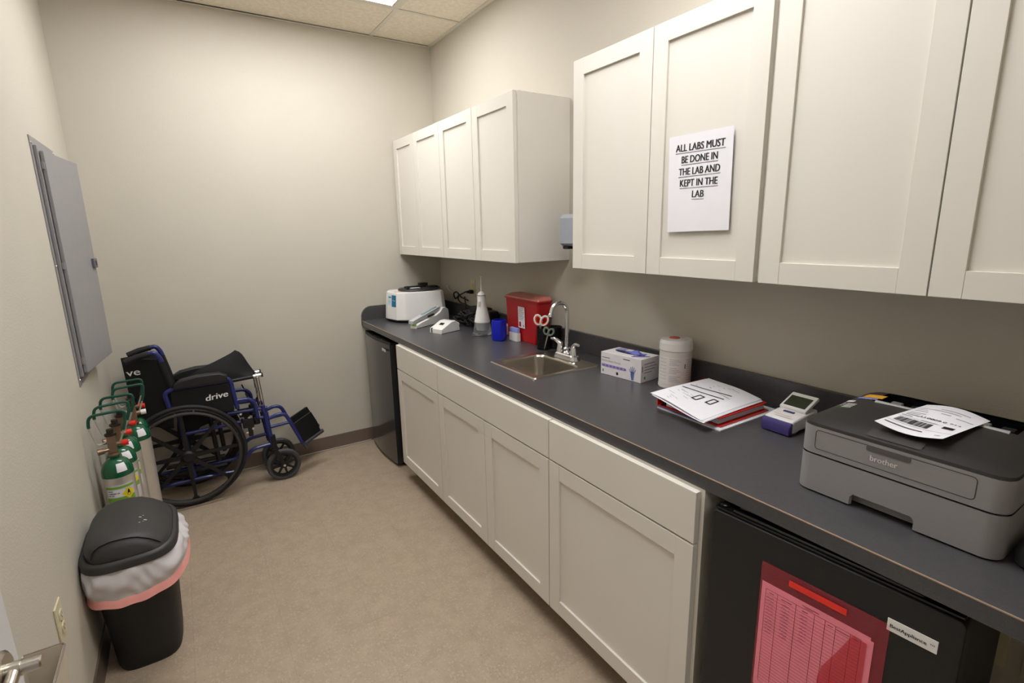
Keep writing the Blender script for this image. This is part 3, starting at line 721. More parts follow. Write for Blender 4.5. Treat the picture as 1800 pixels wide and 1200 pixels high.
# black plug, cord and heap of adapters
t = thing('power_adapter', 'black power adapter on the countertop whose looped cord plugs into the ivory outlet', 'power adapter', (-.07, -.72, CZ))
mb = MB(); mb.box(-.042, -.012, -.548, -.518, 1.104, 1.130, .006); mb.box(-.062, -.040, -.54, -.524, 1.109, 1.126, .005); obj('plug', mb, blackp_m, t)
def px(u, v, X=-.05): return P(u, v, 'x', X)
mb = MB(); pts = [px(818, 513), px(812, 516), px(806, 520), px(801, 525), px(799, 523), px(797, 516), px(802, 512), px(806, 516), px(810, 522), px(823, 528)]
mb.tube(fillet(pts, .03, 6), .005, 8); mb.tube(fillet([px(806, 518), px(805, 526), px(810, 532), px(818, 534), px(826, 540), px(822, 552, -.1)], .03, 6), .005, 8)
obj('cable', mb, rubber_m, t)
mb = MB(); mb.box(-.095, -.024, -.82, -.64, CZ, CZ+.125, .012); obj('body', mb, blackp_m, t)
mb = MB(); mb.box(-.0962, -.0952, -.80, -.785, CZ+.095, CZ+.106); obj('sticker', mb, paper_m, t)
rnd = random.Random(11)
t = thing('power_adapter', 'black power brick nearer the white irrigator, beside the tangled cords', 'power adapter', (-.07, -.86, CZ))
mb = MB(); mb.box(-.10, -.03, -.91, -.825, CZ, CZ+.115, .012); obj('body', mb, blackp_m, t)
t = thing('cord_tangle', 'tangled black cords heaped between the small analyzer and the irrigator', 'cords', (-.14, -.75, CZ))
for q in range(9):
    mb = MB(); c0 = Vector((-.165+.012*(q % 5), -.62-.032*q, CZ+.034+.018*(q % 3))); pts = []
    n_ = 40; ph = rnd.uniform(0, 6)
    for k in range(n_):
        a = k/n_*2*PI*3+ph; rr = .035+.012*math.sin(a*.37+q)
        pts.append(c0+Vector((rr*math.cos(a)*.8, rr*math.sin(a)*1.15, .026*math.sin(a*.83+q)+.002*q)))
    mb.tube(pts, .0052, 8); obj('cord', mb, rubber_m, t)
mb = MB(); mb.tube(fillet([(-.16, -.62, CZ+.05), (-.10, -.56, CZ+.06), (-.05, -.50, CZ+.10), (-.035, -.45, CZ+.16)], .05), .0045, 8); obj('cord', mb, rubber_m, t)
t = thing('bottle_brush', 'thin white flexible tube leaning on the wall behind the centrifuge cord', 'tube', (-.02, -.36, 1.05))
mb = MB(); mb.tube([px(785, 501, -.012), px(789, 509, -.014), px(797, 516, -.02), px(800, 530, -.03)], .0018, 6); obj('tube', mb, white_m, t)

# irrigator
t = thing('water_flosser', 'white handheld water flosser with clear tank standing on the countertop', 'water flosser', (-.205, -1.0, CZ))
Mi = T(-.205, -1.0, CZ) @ RZ(.5)
def elip(k, prof): return [[(r*math.cos(2*PI*i/28), r*k*math.sin(2*PI*i/28), z) for i in range(28)] for r, z in prof]
mb = MB(); mb.loft(elip(1, [(.048, 0), (.054, .004), (.055, .02), (.051, .05), (.047, .078)]), M=Mi); mb.loft(elip(1, [(.043, .004), (.049, .02), (.046, .05), (.043, .077)])[::-1], M=Mi)
obj('tank', mb, clear_m, t)
mb = MB(); mb.loft(elip(1, [(.046, .0785), (.047, .083), (.044, .10), (.037, .135), (.030, .165), (.0265, .195), (.0255, .225), (.0245, .235)]), M=Mi); mb.loft(elip(1, [(.02, .03), (.024, .05), (.024, .078)]), M=Mi); obj('body', mb, white_m, t)
mb = MB(); mb.loft(elip(1, [(.0245, .2355), (.0245, .241)]), M=Mi); obj('collar', mb, disp_m, t)
mb = MB(); mb.loft(elip(1, [(.024, .2415), (.021, .250), (.012, .258), (.005, .262), (.0035, .30), (.003, .338), (.0035, .35)]), M=Mi); obj('nozzle', mb, white_m, t)
mb = MB(); mb.box(-.033, -.024, -.008, .008, .175, .205, .003, M=Mi); obj('switch', mb, offwhite_m, t)
mb = MB(); pts = [Mi @ Vector((-.06+.02*math.cos(a*1.0), -.0+.03*math.sin(a), .004+.002*a)) for a in [k*.5 for k in range(20)]]
mb.tube(pts, .0022, 6); obj('coiled_tube', mb, clear_m, t)
t = thing('charging_cradle', 'white plastic cradle with curled cord behind the water flosser', 'charger', (-.12, -1.04, CZ))
mb = MB(); mb.box(-.135, -.06, -1.11, -1.045, CZ, CZ+.06, .008); obj('body', mb, white_m, t)
mb = MB(); mb.tube([Vector((-.11+.022*math.cos(a), -1.09+.02*math.sin(a), CZ+.066+.012*math.sin(a*.5)**2)) for a in [k*.3 for k in range(17)]], .0028, 6); obj('cord', mb, white_m, t)
# blue cup
t = thing('blue_container', 'small translucent blue plastic container standing near the red sharps bin', 'container', (-.205, -1.19, CZ))
Mi = T(-.205, -1.193, CZ) @ RZ(.55)
def sq(a, z, n=4): return [(p[0], p[1], z) for p in rring(0, 0, a, a, 0, n, 32)]
mb = MB(); mb.loft([sq(.032, 0), sq(.036, .006), sq(.0375, .06), sq(.0375, .108), sq(.034, .118), sq(.031, .118), sq(.034, .108), sq(.034, .06), sq(.031, .008)], M=Mi); obj('cup', mb, bluec_m, t)
t = thing('swab_box', 'small white box with blue print tucked beside the red sharps bin', 'box', (-.1, -1.15, CZ))
mb = MB(); mb.box(-.142, -.125, -1.29, -1.215, CZ, CZ+.045, .003); mb.box(-.125, -.06, -1.125, -1.120, CZ, CZ+.09, .002)
mb = MB(); mb.prism(rrect(-.155, -.128, -1.30, -1.215, .006), CZ, CZ+.048, bev=.002); obj('tub', mb, white_m, t)
mb = MB(); mb.prism(rrect(-.152, -.131, -1.297, -1.218, .005), CZ+.0482, CZ+.075, bev=.004); obj('lid', mb, mat('blue_white_label', (150, 164, 226), .4), t)

# sharps container
t = thing('sharps_container', 'red sharps disposal container with translucent lid and white label', 'sharps container', (-.065, -1.29, CZ))
def q4(x0, x1, y0, y1, z, r=.012): return rr3(x0, x1, y0, y1, r, z, 4)
mb = MB(); mb.loft([q4(-.118, -.036, -1.425, -1.15, CZ), q4(-.12, -.034, -1.43, -1.147, CZ+.01), q4(-.126, -.033, -1.465, -1.140, CZ+.232), q4(-.133, -.032, -1.472, -1.133, CZ+.234), q4(-.133, -.032, -1.472, -1.133, CZ+.240)]); sb = obj('bin', mb, red_m, t)
mb = MB(); mb.loft([q4(-.131, -.033, -1.470, -1.135, CZ+.2405), q4(-.128, -.033, -1.468, -1.138, CZ+.248), q4(-.095, -.034, -1.455, -1.15, CZ+.260), q4(-.085, -.036, -1.44, -1.165, CZ+.262)]); obj('lid', mb, redt_m, t, label='translucent pale red lid')
mb = MB(); Mq = FM((-.1265, -1.31, CZ+.13), (0, -1, 0), (-.02, 0, 1)); rect(mb, Mq, -.035, .03, -.052, .066, z=.0012)
lbo = obj('label_sheet', mb, paper_m, t, recalc=False)
mb = MB(); rect(mb, Mq, -.027, -.008, -.046, -.018, mi=1, z=.0016)
for k in range(9): rect(mb, Mq, -.029, .024-.006*(k % 3), .058-k*.008, .0605-k*.008, z=.0016, mi=1 if k == 2 else 0)
rect(mb, Mq, .012, .022, -.045, -.033, z=.0016)
obj('label_print', mb, [gink_m, red_m], lbo, recalc=False)
# mesh cups and scissors
def mcup(cx, cy, r, h, label):
    t = thing('mesh_pencil_cup', label, 'pencil cup', (cx, cy, CZ)); M_ = T(cx, cy, CZ)
    mb = MB(); mb.lathe([(r*.93, .002), (r, h)], M=M_, cap=False, seg=32); obj('mesh_wall', mb, mesh_alpha, t)
    mb = MB(); mb.lathe([(0, 0), (r*.95, 0), (r*.96, .012), (r*.9, .012), (0, .004)], M=M_, cap=False); obj('base', mb, cup_m, t)
    mb = MB(); mb.tube([(cx+r*math.cos(a), cy+r*math.sin(a), CZ+h) for a in [2*PI*k/32 for k in range(32)]], .0022, 8, closed=True); obj('rim', mb, cup_m, t)
    return t
mcup(-.135, -1.525, .036, .112, 'black mesh cup holding the orange-handled scissors, in front')
mcup(-.068, -1.535, .036, .112, 'black mesh cup close to the backsplash, behind the grey scissors')
def scissors(label, M_, hm, hm2, sc=1):
    t = thing('scissors', label, 'scissors', M_ @ Vector((0, 0, 0)), group=None)
    for s_ in (1, -1):
        mb = MB(); pts = []
        for k in range(20):
            a = 2*PI*k/20; x = .019*math.cos(a); y = .027*math.sin(a)+.042
            x2 = x*math.cos(.35*s_)+y*math.sin(.35*s_)*1; pts.append((( s_*.003+x2)*sc, (y*math.cos(.35)-x*math.sin(.35*s_))*sc, .002*s_))
        mb.tube(pts, .0055*sc, 8, closed=True, M=M_); ho = obj('handle', mb, hm, t)
        mb = MB(); c0 = Vector((sum(p[0] for p in pts)/20, sum(p[1] for p in pts)/20, 0)); mb.tube([c0+(Vector(p)-c0)*.72 for p in pts], .003*sc, 8, closed=True, M=M_); obj('grip', mb, hm2, ho)
        mb = MB(); mb.prism([(-.006*s_, .02), (.005*s_, .02), (.004*s_, -.02), (-.001*s_, -.10), (-.004*s_, -.05)][::s_], .0005*s_-.0008, .0005*s_+.0008, M=M_ @ Matrix.Scale(sc, 4)); obj('blade', mb, steel_m, t)
    return t
vw = Vector((-.62, -.78, 0)).normalized(); rtv = Vector((.78, -.62, 0)).normalized()
scissors('white scissors with orange grips standing in the black mesh cup', FM((-.152, -1.520, CZ+.116), (rtv+Vector((0, 0, -.12))), (-.05, .0, 1)), white_m, orange_m, .95)
scissors('grey-handled scissors hooked on the outside of the black mesh cup', FM((-.146, -1.572, CZ+.074), (rtv+Vector((0, 0, -.25))), (.1, .0, 1)), ggrey_m, ggrey_m, .70)

# glove box
t = thing('glove_box', 'white and lavender box of exam gloves lying beside the sink', 'box', (-.13, -2.15, CZ))
a = P(1056, 655.5, 'z', CT); b_ = P(1126, 674, 'z', CT); rt = (b_-a); Wg = rt.length; Mg = T(a.x, a.y, CZ) @ RZ(math.atan2(rt.y, rt.x))   # x along the front, y to the wall
Dg, Hg = .118, .097
mb = MB(); mb.box(0, Wg, 0, Dg, 0, Hg, .0012, M=Mg); gb = obj('carton', mb, mat('glove_carton', (226, 222, 224), .5), t)
Mf = Mg @ Matrix(((1, 0, 0, 0), (0, 0, -1, 0), (0, 1, 0, 0), (0, 0, 0, 1))); zf = .0006
mb = MB(); mb.prism([(Wg*.5+.075*math.cos(q), Dg*.52+.020*math.sin(q)) for q in [2*PI*k/24 for k in range(24)]], Hg+.0002, Hg+.0008, M=Mg); obj('opening', mb, mat('dark_blue_opening', (26, 30, 66), .7), gb)
mb = MB(); mb.grid(lambda u, v: Mg @ Vector((Wg*.42+.09*u, Dg*.40+.035*v, Hg+.002+.012*math.sin(PI*u)*math.sin(PI*v)+.003*math.sin(9*u+5*v))), 12, 8); obj('glove', mb, mat('glove_blue', (98, 102, 190), .5), gb)
mb = MB()
rect(mb, Mf, .004, Wg*.62, Hg*.36, Hg*.48, mi=0, z=zf)
for k in range(7): rect(mb, Mf, .012+k*.019, .022+k*.019, Hg*.375, Hg*.465, mi=3, z=zf*1.6)
text_mesh(mb, 'Nitrile Exam Gloves', Mf @ T(.006, Hg*.60, zf), w=.10, h=.008, mi=1, align='L'); rect(mb, Mf, .006, .05, Hg*.75, Hg*.79, mi=1, z=zf)
rect(mb, Mf, .010, .017, Hg*.12, Hg*.24, mi=4, z=zf); rect(mb, Mf, .085, .096, Hg*.10, Hg*.22, mi=2, z=zf); rect(mb, Mf, .12, .155, Hg*.85, Hg*.88, mi=2, z=zf)
Me = Mg @ T(Wg, 0, 0) @ Matrix(((0, 0, 1, 0), (1, 0, 0, 0), (0, 1, 0, 0), (0, 0, 0, 1)))
for k, (x0_, x1_, y_) in enumerate(((.02, .09, .75), (.02, .1, .62), (.02, .09, .5), (.02, .07, .38))): rect(mb, Me, x0_, x1_, Hg*y_, Hg*y_+.003, mi=1 if k % 2 else 3, z=zf)
rect(mb, Me, .006, .011, Hg*.45, Hg*.7, mi=3, z=zf); rect(mb, Me, .02, .03, Hg*.12, Hg*.24, mi=4, z=zf)
Mtp = Mg @ T(0, 0, Hg+.0004); mb.add([(.005, Dg*.25, 0), (.03, Dg*.1, 0), (.10, Dg*.22, 0), (.05, Dg*.9, 0), (.02, Dg*.9, 0)][0:0], [], 0)
mb.prism([(.02, Dg*.55), (.06, Dg*.62), (.06, Dg*.95), (.02, Dg*.95)], .0002, .0004, mi=0, M=Mtp); mb.prism([(Wg*.72, Dg*.08), (Wg*.97, Dg*.5), (Wg*.95, Dg*.62), (Wg*.70, Dg*.28)], .0002, .0004, mi=3, M=Mtp)
obj('print', mb, [lavender_m, gink_m, ink_m, mat('violet_print', (118, 104, 176), .6), mat('green_print', (60, 150, 110), .6)], gb, recalc=False)
mb = MB()   # the printed hand
Mh = Mf @ T(Wg*.80, Hg*.05, zf)
pal = []; mb.prism([(-.004, 0), (.006, 0), (.009, .028), (.006, .034), (-.008, .034), (-.009, .022)], 0, .0003, M=Mh)
for (x0_, an, ln) in ((-.008, .5, .017), (-.004, .22, .024), (.0, .02, .027), (.004, -.18, .025), (.008, -.5, .018)):
    tipx, tipy = x0_-math.sin(an)*ln, .030+math.cos(an)*ln
    mb.prism([(x0_-.002, .030), (x0_+.002, .030), (tipx+.0012, tipy), (tipx-.0012, tipy)], 0, .0003, M=Mh)
obj('printed_hand', mb, mat('hand_blue', (92, 104, 164), .6), gb, label='printed blue gloved hand')

# wipes tub
t = thing('wipes_canister', 'white wipes canister with small red mark on its lid', 'canister', (-.108, -2.352, CZ))
Mw_ = T(-.103, -2.352, CZ); r = .062
mb = MB(); mb.lathe([(r*.96, 0), (r, .004), (r, .012), (r*.975, .016), (r*.975, .148), (r, .150)], M=Mw_, seg=48); cb = obj('tub', mb, offwhite_m, t)
mb = MB(); mb.lathe([(r*1.015, .1505), (r*1.02, .154), (r*1.0, .176), (r*.99, .180), (r*.93, .190), (r*.55, .194), (0, .194)], M=Mw_, seg=48); wl = obj('lid', mb, white_m, t)
mb = MB(); mb.lathe([(.021, 0), (.018, .003), (0, .003)], M=Mw_ @ T(-.01, 0, .1942), seg=24); obj('lid_mark', mb, mat('red_mark', (206, 110, 92), .5), wl)
mb = MB()
def cyl_patch(mb, Mc, r, a0, a1, z0, z1, mi=0, n=12, off=.0005):
    mb.grid(lambda u, v: Mc @ Vector(((r+off)*math.cos(a0+(a1-a0)*u), (r+off)*math.sin(a0+(a1-a0)*u), z0+(z1-z0)*v)), n, 1, mi=mi)
va = math.atan2(CAM.y+2.352, CAM.x+.108)
cyl_patch(mb, Mw_, r*.975, va-1.4, va+1.3, .022, .128, 0, 30)
for k in range(14):
    z = .032+k*.0066
    if k not in (4, 9): cyl_patch(mb, Mw_, r*.975, va-.35, va+.35-.12*(k % 3), z, z+.0018, 1, off=.0009)
    if k % 2: cyl_patch(mb, Mw_, r*.975, va-1.1, va-.55, z, z+.0014, 1, off=.0009)
cyl_patch(mb, Mw_, r*.975, va+.60, va+.66, .085, .102, 2, 3, off=.0009)
for k in range(10): cyl_patch(mb, Mw_, r*.975, va+.72, va+1.15, .04+k*.0085, .042+k*.0085, 1, off=.0009)
obj('paper_label', mb, [mat('wipes_label', (224, 220, 216), .5), mat('wipes_text', (176, 172, 172), .7), ink_m], cb, recalc=False)

# white folder, red binder, loose papers
t = thing('paper_folder', 'white folder with blue strip lying under the red binder', 'folder', (-.2, -2.6, CZ))
fo = [P(1155, 717, 'z', CT), P(1266, 759, 'z', CT)]
mb = MB(); pa = [(fo[0].x, fo[0].y), (-.05, fo[0].y), (-.05, fo[1].y), (fo[1].x, fo[1].y)]
mb.prism(pa[::-1], CZ, CZ+.004); obj('cover', mb, paper_m, t)
mb = MB(); mb.prism([(pa[0][0]+.004, pa[0][1]-.001), (pa[0][0]+.05, pa[0][1]-.001), (pa[0][0]+.045, pa[0][1]-.165), (pa[0][0]+.0, pa[0][1]-.165)][::-1], CZ+.0042, CZ+.0052); obj('strip', mb, folderb_m, t, label='blue strip')
t = thing('ring_binder', 'red ring binder under loose white sheets on the countertop', 'binder', (-.2, -2.58, CZ))
bx0, bx1, by0, by1 = -.345, -.090, -2.482, -2.735; z0 = CZ+.006
Mb = Matrix(((0, 0, 1, 0), (1, 0, 0, 0), (0, 1, 0, 0), (0, 0, 0, 1)))     # profile (y, z) extruded along x
mb = MB(); mb.prism([(by0, z0), (by0, z0+.052), (by0-.003, z0+.052), (by0-.003, z0+.003), (by1, z0+.003), (by1, z0)], bx0, bx1, M=Mb)
mb.prism([(by0-.003, z0+.050), (by0-.003, z0+.053), (by1+.006, z0+.027), (by1+.006, z0+.024)], bx0, bx1, M=Mb, bev=.001)
obj('cover', mb, binder_m, t)
mb = MB(); mb.prism([(by0-.035, z0+.006), (by0-.035, z0+.043), (by1+.012, z0+.022), (by1+.012, z0+.006)], bx0+.006, bx1-.01, M=Mb); obj('pages', mb, mat('page_edges', (190, 186, 190), .8, vscale=300, var=.12), t, label='stack of filed pages')
mb = MB()
for xx in (-.31, -.2, -.09): mb.tube([(xx, by0-.022+.016*math.cos(a), z0+.024+.018*math.sin(a)) for a in [2*PI*k/16 for k in range(16)]], .0018, 6, closed=True)
mb.box(bx0+.003, bx1-.003, by0-.03, by0-.012, z0+.0035, z0+.006); obj('rings', mb, ink_m, t)
def sheetP(u, v, off=0, cu=1):
    c = [P(1143, 690, 'z', .977), P(1246, 664, 'z', .977), P(1338, 701, 'z', .957), P(1233, 739, 'z', .952)]
    a = c[0].lerp(c[3], u); b_ = c[1].lerp(c[2], u); p = a.lerp(b_, v)
    p.z += .004*math.sin(PI*u)*cu+.0015*math.sin(6*u+4*v)+off
    return p
for k, (lb_, of, rz_, tx, ty) in enumerate((('lowest loose white sheet on the red binder, curling at its front', -.0035, .0, -.004, -.010), ('white sheet just under the top printed page on the red binder', -.0018, .03, .002, -.004), ('top printed page with two bold lines and two boxes on the red binder', .0, 0, 0, 0))):
    t = thing('loose_sheet', lb_, 'paper', (-.2, -2.6, .97), group='loose sheets on the red binder')
    mb = MB(); Rr = T(-.24, -2.6, 0) @ RZ(rz_) @ T(.24+tx, 2.6+ty, 0)
    mb.grid(lambda u, v: Rr @ (sheetP(u, v, of)+Vector((0, 0, (.006 if k == 0 else 0)*max(0, .25-v)*4*math.sin(PI*u)*-1))), 14, 10, thick=.0004); obj('sheet', mb, paper_m, t, recalc=False)
    if k == 2:
        mb = MB()
        def ln(u0, v0, u1, v1, wd, mi=0, n=10):
            d_ = Vector((u1-u0, v1-v0)).normalized(); nn = Vector((-d_.y, d_.x))*wd
            mb.grid(lambda s_, q_: sheetP(u0+(u1-u0)*s_+nn.x*(q_-.5), v0+(v1-v0)*s_+nn.y*(q_-.5), .0007), n, 1, mi=mi)
        ln(.075, .603, .737, .735, .022); ln(.068, .474, .744, .593, .022)
        for (u_, v_) in ((.49, .385), (.70, .43)):
            for (a_, b2, c_, d2) in ((u_-.048, v_-.07, u_+.048, v_-.07), (u_-.048, v_+.07, u_+.048, v_+.07), (u_-.042, v_-.07, u_-.042, v_+.07), (u_+.042, v_-.07, u_+.042, v_+.07)): ln(a_, b2, c_, d2, .024, n=4)
        rnd = random.Random(5)
        for kk in range(26):
            u_, v_ = rnd.uniform(.08, .36), rnd.uniform(.08, .42)
            if kk > 12: u_, v_ = rnd.uniform(.1, .75), rnd.uniform(.66, .92)
            ln(u_, v_, u_+rnd.uniform(.04, .14), v_-.015, .006, mi=1, n=2)
        obj('print', mb, [ink_m, gink_m], t, recalc=False)

# meter
t = thing('handheld_meter', 'white and purple meter with tilted dark screen beside the printer', 'meter', (-.15, -2.84, CZ))
a = P(1338, 752, 'z', CT); b_ = P(1388, 769, 'z', CT); rt = b_-a; Wm = rt.length; Mm = T(a.x, a.y, CZ) @ RZ(math.atan2(rt.y, rt.x)+.0)
Ms = Mm @ Matrix(((0, 0, 1, 0), (1, 0, 0, 0), (0, 1, 0, 0), (0, 0, 0, 1)))   # profile (depth, z) along x
mb = MB(); mb.prism([(.012, .006), (.004, .034), (.014, .044), (.075, .052), (.14, .056), (.15, .03), (.15, .006), (.12, .002), (.10, .008), (.05, .008), (.03, .003)], 0, Wm, M=Ms, bev=.006); obj('body', mb, white_m, t, sharp=50)
mb = MB(); mb.prism([(-.004, .004), (-.006, .028), (.002, .040), (.012, .040), (.012, .004)], -.001, Wm+.001, M=Ms, bev=.005); obj('front_cap', mb, purple_m, t, label='dark purple end cap', sharp=50)
mb = MB(); Msc = Mm @ T(Wm/2, .082, .050) @ Matrix.Rotation(.42, 4, 'X'); mb.box(-Wm*.46, Wm*.46, 0, .078, .0, .012, .004, M=Msc); so = obj('screen_bezel', mb, white_m, t)
mb = MB(); mb.box(-Wm*.37, Wm*.37, .010, .060, .0122, .0130, M=Msc); obj('screen', mb, screen_m, so)
mb = MB(); mb.box(Wm*.30, Wm*.66, .062, .072, .0, .004, .001, M=Mm @ T(0, 0, .0495)); obj('button', mb, purple_m, t)
mb = MB(); rect(mb, Mm @ T(0, 0, .0505) @ Matrix.Rotation(.13, 4, 'X'), Wm*.25, Wm*.85, .022, .025, z=.0); obj('name_print', mb, mat('orange_grey_print', (206, 160, 150), .6), t)

# ------------------------------------------------------------------ printer
t = thing('laser_printer', 'grey laser printer with dark top on the near end of the countertop', 'printer', (-.33, -3.245, CZ))
X0, X1, Y0, Y1 = -.502, -.145, -3.425, -3.052; ZP = CZ+.004; xc, yc = (X0+X1)/2, (Y0+Y1)/2
mpx = Matrix(((0, 0, -1, 0), (1, 0, 0, 0), (0, 1, 0, 0), (0, 0, 0, 1)))  # (y, z) profile, extruded towards -x
def body_ring(z, g=0, r=.03): return rr3(X0+g, X1-g, Y0+g, Y1-g, r, z, 8)
# lower section: paper tray with the finger notch: outer wall built as a ring of columns
def lower(mb):
    n = 8; pts = rrect(X0, X1, Y0, Y1, .03, n)
    def zb(p):
        y = p[1]; 
        if p[0] < X0+.001 and -3.292 < y < -3.172: return ZP+.026
        return ZP
    out = []
    for i, p in enumerate(pts):
        q = pts[(i+1) % len(pts)]
        if abs(p[0]-X0) < 1e-5 and abs(q[0]-X0) < 1e-5:
            ysn = sorted([p[1], -3.172, -3.1721, -3.2919, -3.292, -3.178, -3.286, q[1]], reverse=True) if p[1] > q[1] else sorted([p[1], -3.172, -3.292, q[1]])
            out += [(X0, y) for y in ysn[:-1]]
        else: out.append(p)
    def zb2(p):
        if abs(p[0]-X0) > 1e-5: return ZP
        y = p[1]
        if -3.292 < y < -3.172: return ZP+.026 if -3.2865 < y < -3.1775 else ZP+.018
        return ZP
    lo = [(p[0], p[1], zb2(p)) for p in out]; up = [(p[0], p[1], ZP+.088) for p in out]
    inn = [(xc+(p[0]-xc)*.96, yc+(p[1]-yc)*.96, zb2(p)) for p in out]; inu = [(xc+(p[0]-xc)*.96, yc+(p[1]-yc)*.96, ZP+.087) for p in out]
    mb.loft([inu, inn, lo, up], cap0=False, cap1=False)
mb = MB(); lower(mb); obj('paper_tray', mb, pgrey_m, t, sharp=50)
mb = MB(); mb.box(-.478, -.468, -3.30, -3.165, ZP+.001, ZP+.05, M=None); obj('tray_grip', mb, pgrey_m, t)
mb = MB(); mb.loft([body_ring(ZP+.0875, .004), body_ring(ZP+.0905, .004)]); obj('seam', mb, pline_m, t)
mb = MB(); mb.loft([body_ring(ZP+.0908, .0012), body_ring(ZP+.0918, 0), body_ring(ZP+.1545, .0), body_ring(ZP+.1565, .0012)]); obj('case', mb, pgrey_m, t, sharp=50)
mb = MB()
for (x_, y_) in ((-.47, -3.39), (-.47, -3.09), (-.18, -3.39), (-.18, -3.09)): 
    obj('foot', MB().lathe([(.012, 0), (.012, .006)], M=T(x_, y_, CZ), seg=12), rubber_m, t)
# lid with the output slot cut out
zl0, zl1 = ZP+.157, ZP+.176
def crown(x, y):
    dx = abs(x-xc)/((X1-X0)/2); dy = abs(y-yc)/((Y1-Y0)/2); d_ = (dx**7+dy**7)**(1/7)
    s_ = (x-X0)/(X1-X0)
    return zl0+.006+.0135*max(0, 1-d_**5)*1.0+.006*min(1, s_*2.2)
SX0, SX1, SY0, SY1 = -.286, -.178, -3.375, -3.105
mb = MB(); NX, NY = 36, 36
def lidpt(i, j):
    def par(q, n): return math.copysign(.994, -1+2*q/n) if q in (1, n-1) else -1+2*q/n
    u = par(i, NX); v = par(j, NY)
    # square to rounded square
    a, b_ = (X1-X0)/2, (Y1-Y0)/2; r = .03
    x, y = u*a, v*b_
    ex, ey = a-abs(x), b_-abs(y)
    if ex < r and ey < r:
        vx, vy = (r-ex), (r-ey); m_ = max(vx, vy); L_ = math.hypot(vx, vy)
        if L_ > 1e-9: x = math.copysign(a-r+vx*m_/L_, x); y = math.copysign(b_-r+vy*m_/L_, y)
    return xc+x, yc+y
vs_ = []; fs_ = []
for i in range(NX+1):
    for j in range(NY+1):
        x, y = lidpt(i, j); z = zl0 if i in (0, NX) or j in (0, NY) else (zl0+.0065 if i in (1, NX-1) or j in (1, NY-1) else crown(x, y)); vs_.append((x, y, z))
for i in range(NX):
    for j in range(NY):
        x, y = lidpt(i+.5, j+.5)
        if SX0 < x < SX1 and SY0 < y < SY1: continue
        fs_.append([i*(NY+1)+j, (i+1)*(NY+1)+j, (i+1)*(NY+1)+j+1, i*(NY+1)+j+1])
mb.add(vs_, fs_); mb.v = mb.v; lo = obj('top_cover', mb, pdark_m, t, recalc=False, wn=False, sharp=30)
mb = MB(); mb.box(SX0-.012, SX1+.012, SY0-.012, SY1+.012, zl0-.002, zl0+.0005)
mb.box(SX1-.006, SX1+.008, SY0-.008, SY1+.008, zl0, zl0+.016); mb.box(SX0, SX1, SY0-.010, SY0-.004, zl0, zl0+.015); mb.box(SX0, SX1, SY1+.004, SY1+.010, zl0, zl0+.015)
obj('output_slot', mb, blackg_m, t)
mb = MB(); mb.tube([(SX0-.004, SY1-.012, zl1+.0035), (SX0-.004, SY0+.012, zl1+.0035)], .0062, 14); obj('slot_bar', mb, mat('slot_bar_grey', (150, 146, 142), .4), t, label='lighter grey bar along the slot')
for k in range(6):
    y = SY1-.03-k*.042; mb = MB(); mb.box(-.222, -.205, y-.012, y+.012, zl0+.003, zl0+.011, .003); obj('roller', mb, pgrey_m if k % 2 == 0 else rubber_m, t)
# output flap, front door outline, recess, name
mb = MB(); mb.grid(lambda u, v: (-.494+.030*u, -3.283+.098*v, crown(-.494+.030*u, -3.283+.098*v)+.0012), 4, 6); obj('output_flap', mb, mat('flap_dark', (66, 62, 60), .4), t, recalc=False)
Mpf = FM((X0-.0006, -3.2325, ZP+.127), (0, -1, 0), (0, 0, 1))
mb = MB(); rr = rrect(-.1445, .1445, -.0235, .0225, .008, 6); ri = rrect(-.1433, .1433, -.0223, .0213, .007, 6)
mb.add([(p[0], p[1], 0) for p in rr]+[(p[0], p[1], 0) for p in ri], [[k, (k+1) % len(rr), len(rr)+(k+1) % len(rr), len(rr)+k] for k in range(len(rr))], 0, Mpf); obj('front_door_seam', mb, pline_m, t, recalc=False)
mb = MB(); mb.prism(rrect(-.040, .040, .0105, .0225, .004, 4), -.002, .0008, M=Mpf); obj('finger_recess', mb, mat('recess_grey', (84, 81, 80), .5), t)
mb = MB(); text_mesh(mb, 'brother', Mpf @ T(-.0055, -.0095, .0008), w=.050, h=.0125, bold=.02); obj('brand_lettering', mb, psil_m, t, recalc=False)
mb = MB(); zz = .0006
def ptop(x, y): return Vector((x, y, crown(x, y)+.0008))
def pat(u0, v0, u1, v1, mi):
    a_ = [P(u, v, 'z', 1.094) for u, v in ((u0, v0), (u1, v1))]
    x0_, x1_ = sorted((a_[0].x, a_[1].x)); y0_, y1_ = sorted((a_[0].y, a_[1].y))
    mb.grid(lambda u, v: ptop(x0_+(x1_-x0_)*u, y0_+(y1_-y0_)*v), 3, 3, mi=mi)
def patw(xa, xb, ya, yb, mi): mb.grid(lambda u, v: ptop(xa+(xb-xa)*u, ya+(yb-ya)*v), 3, 3, mi=mi)
patw(-.26, -.225, -3.118, -3.076, 0); patw(-.278, -.262, -3.112, -3.07, 1); patw(-.274, -.270, -3.10, -3.08, 2); patw(-.325, -.308, -3.082, -3.066, 2)
for k in range(5): patw(-.385+k*.010, -.381+k*.010, -3.098, -3.078, 3 if k < 1 else 2); patw(-.385+k*.010, -.381+k*.010, -3.074, -3.070, 3 if k < 2 else 2)
obj('panel_print', mb, [mat('yellow_sticker', (226, 166, 50), .5), mat('blue_sticker', (110, 122, 190), .5), psil_m, mat('green_led', (60, 130, 80), .5)], t, recalc=False)
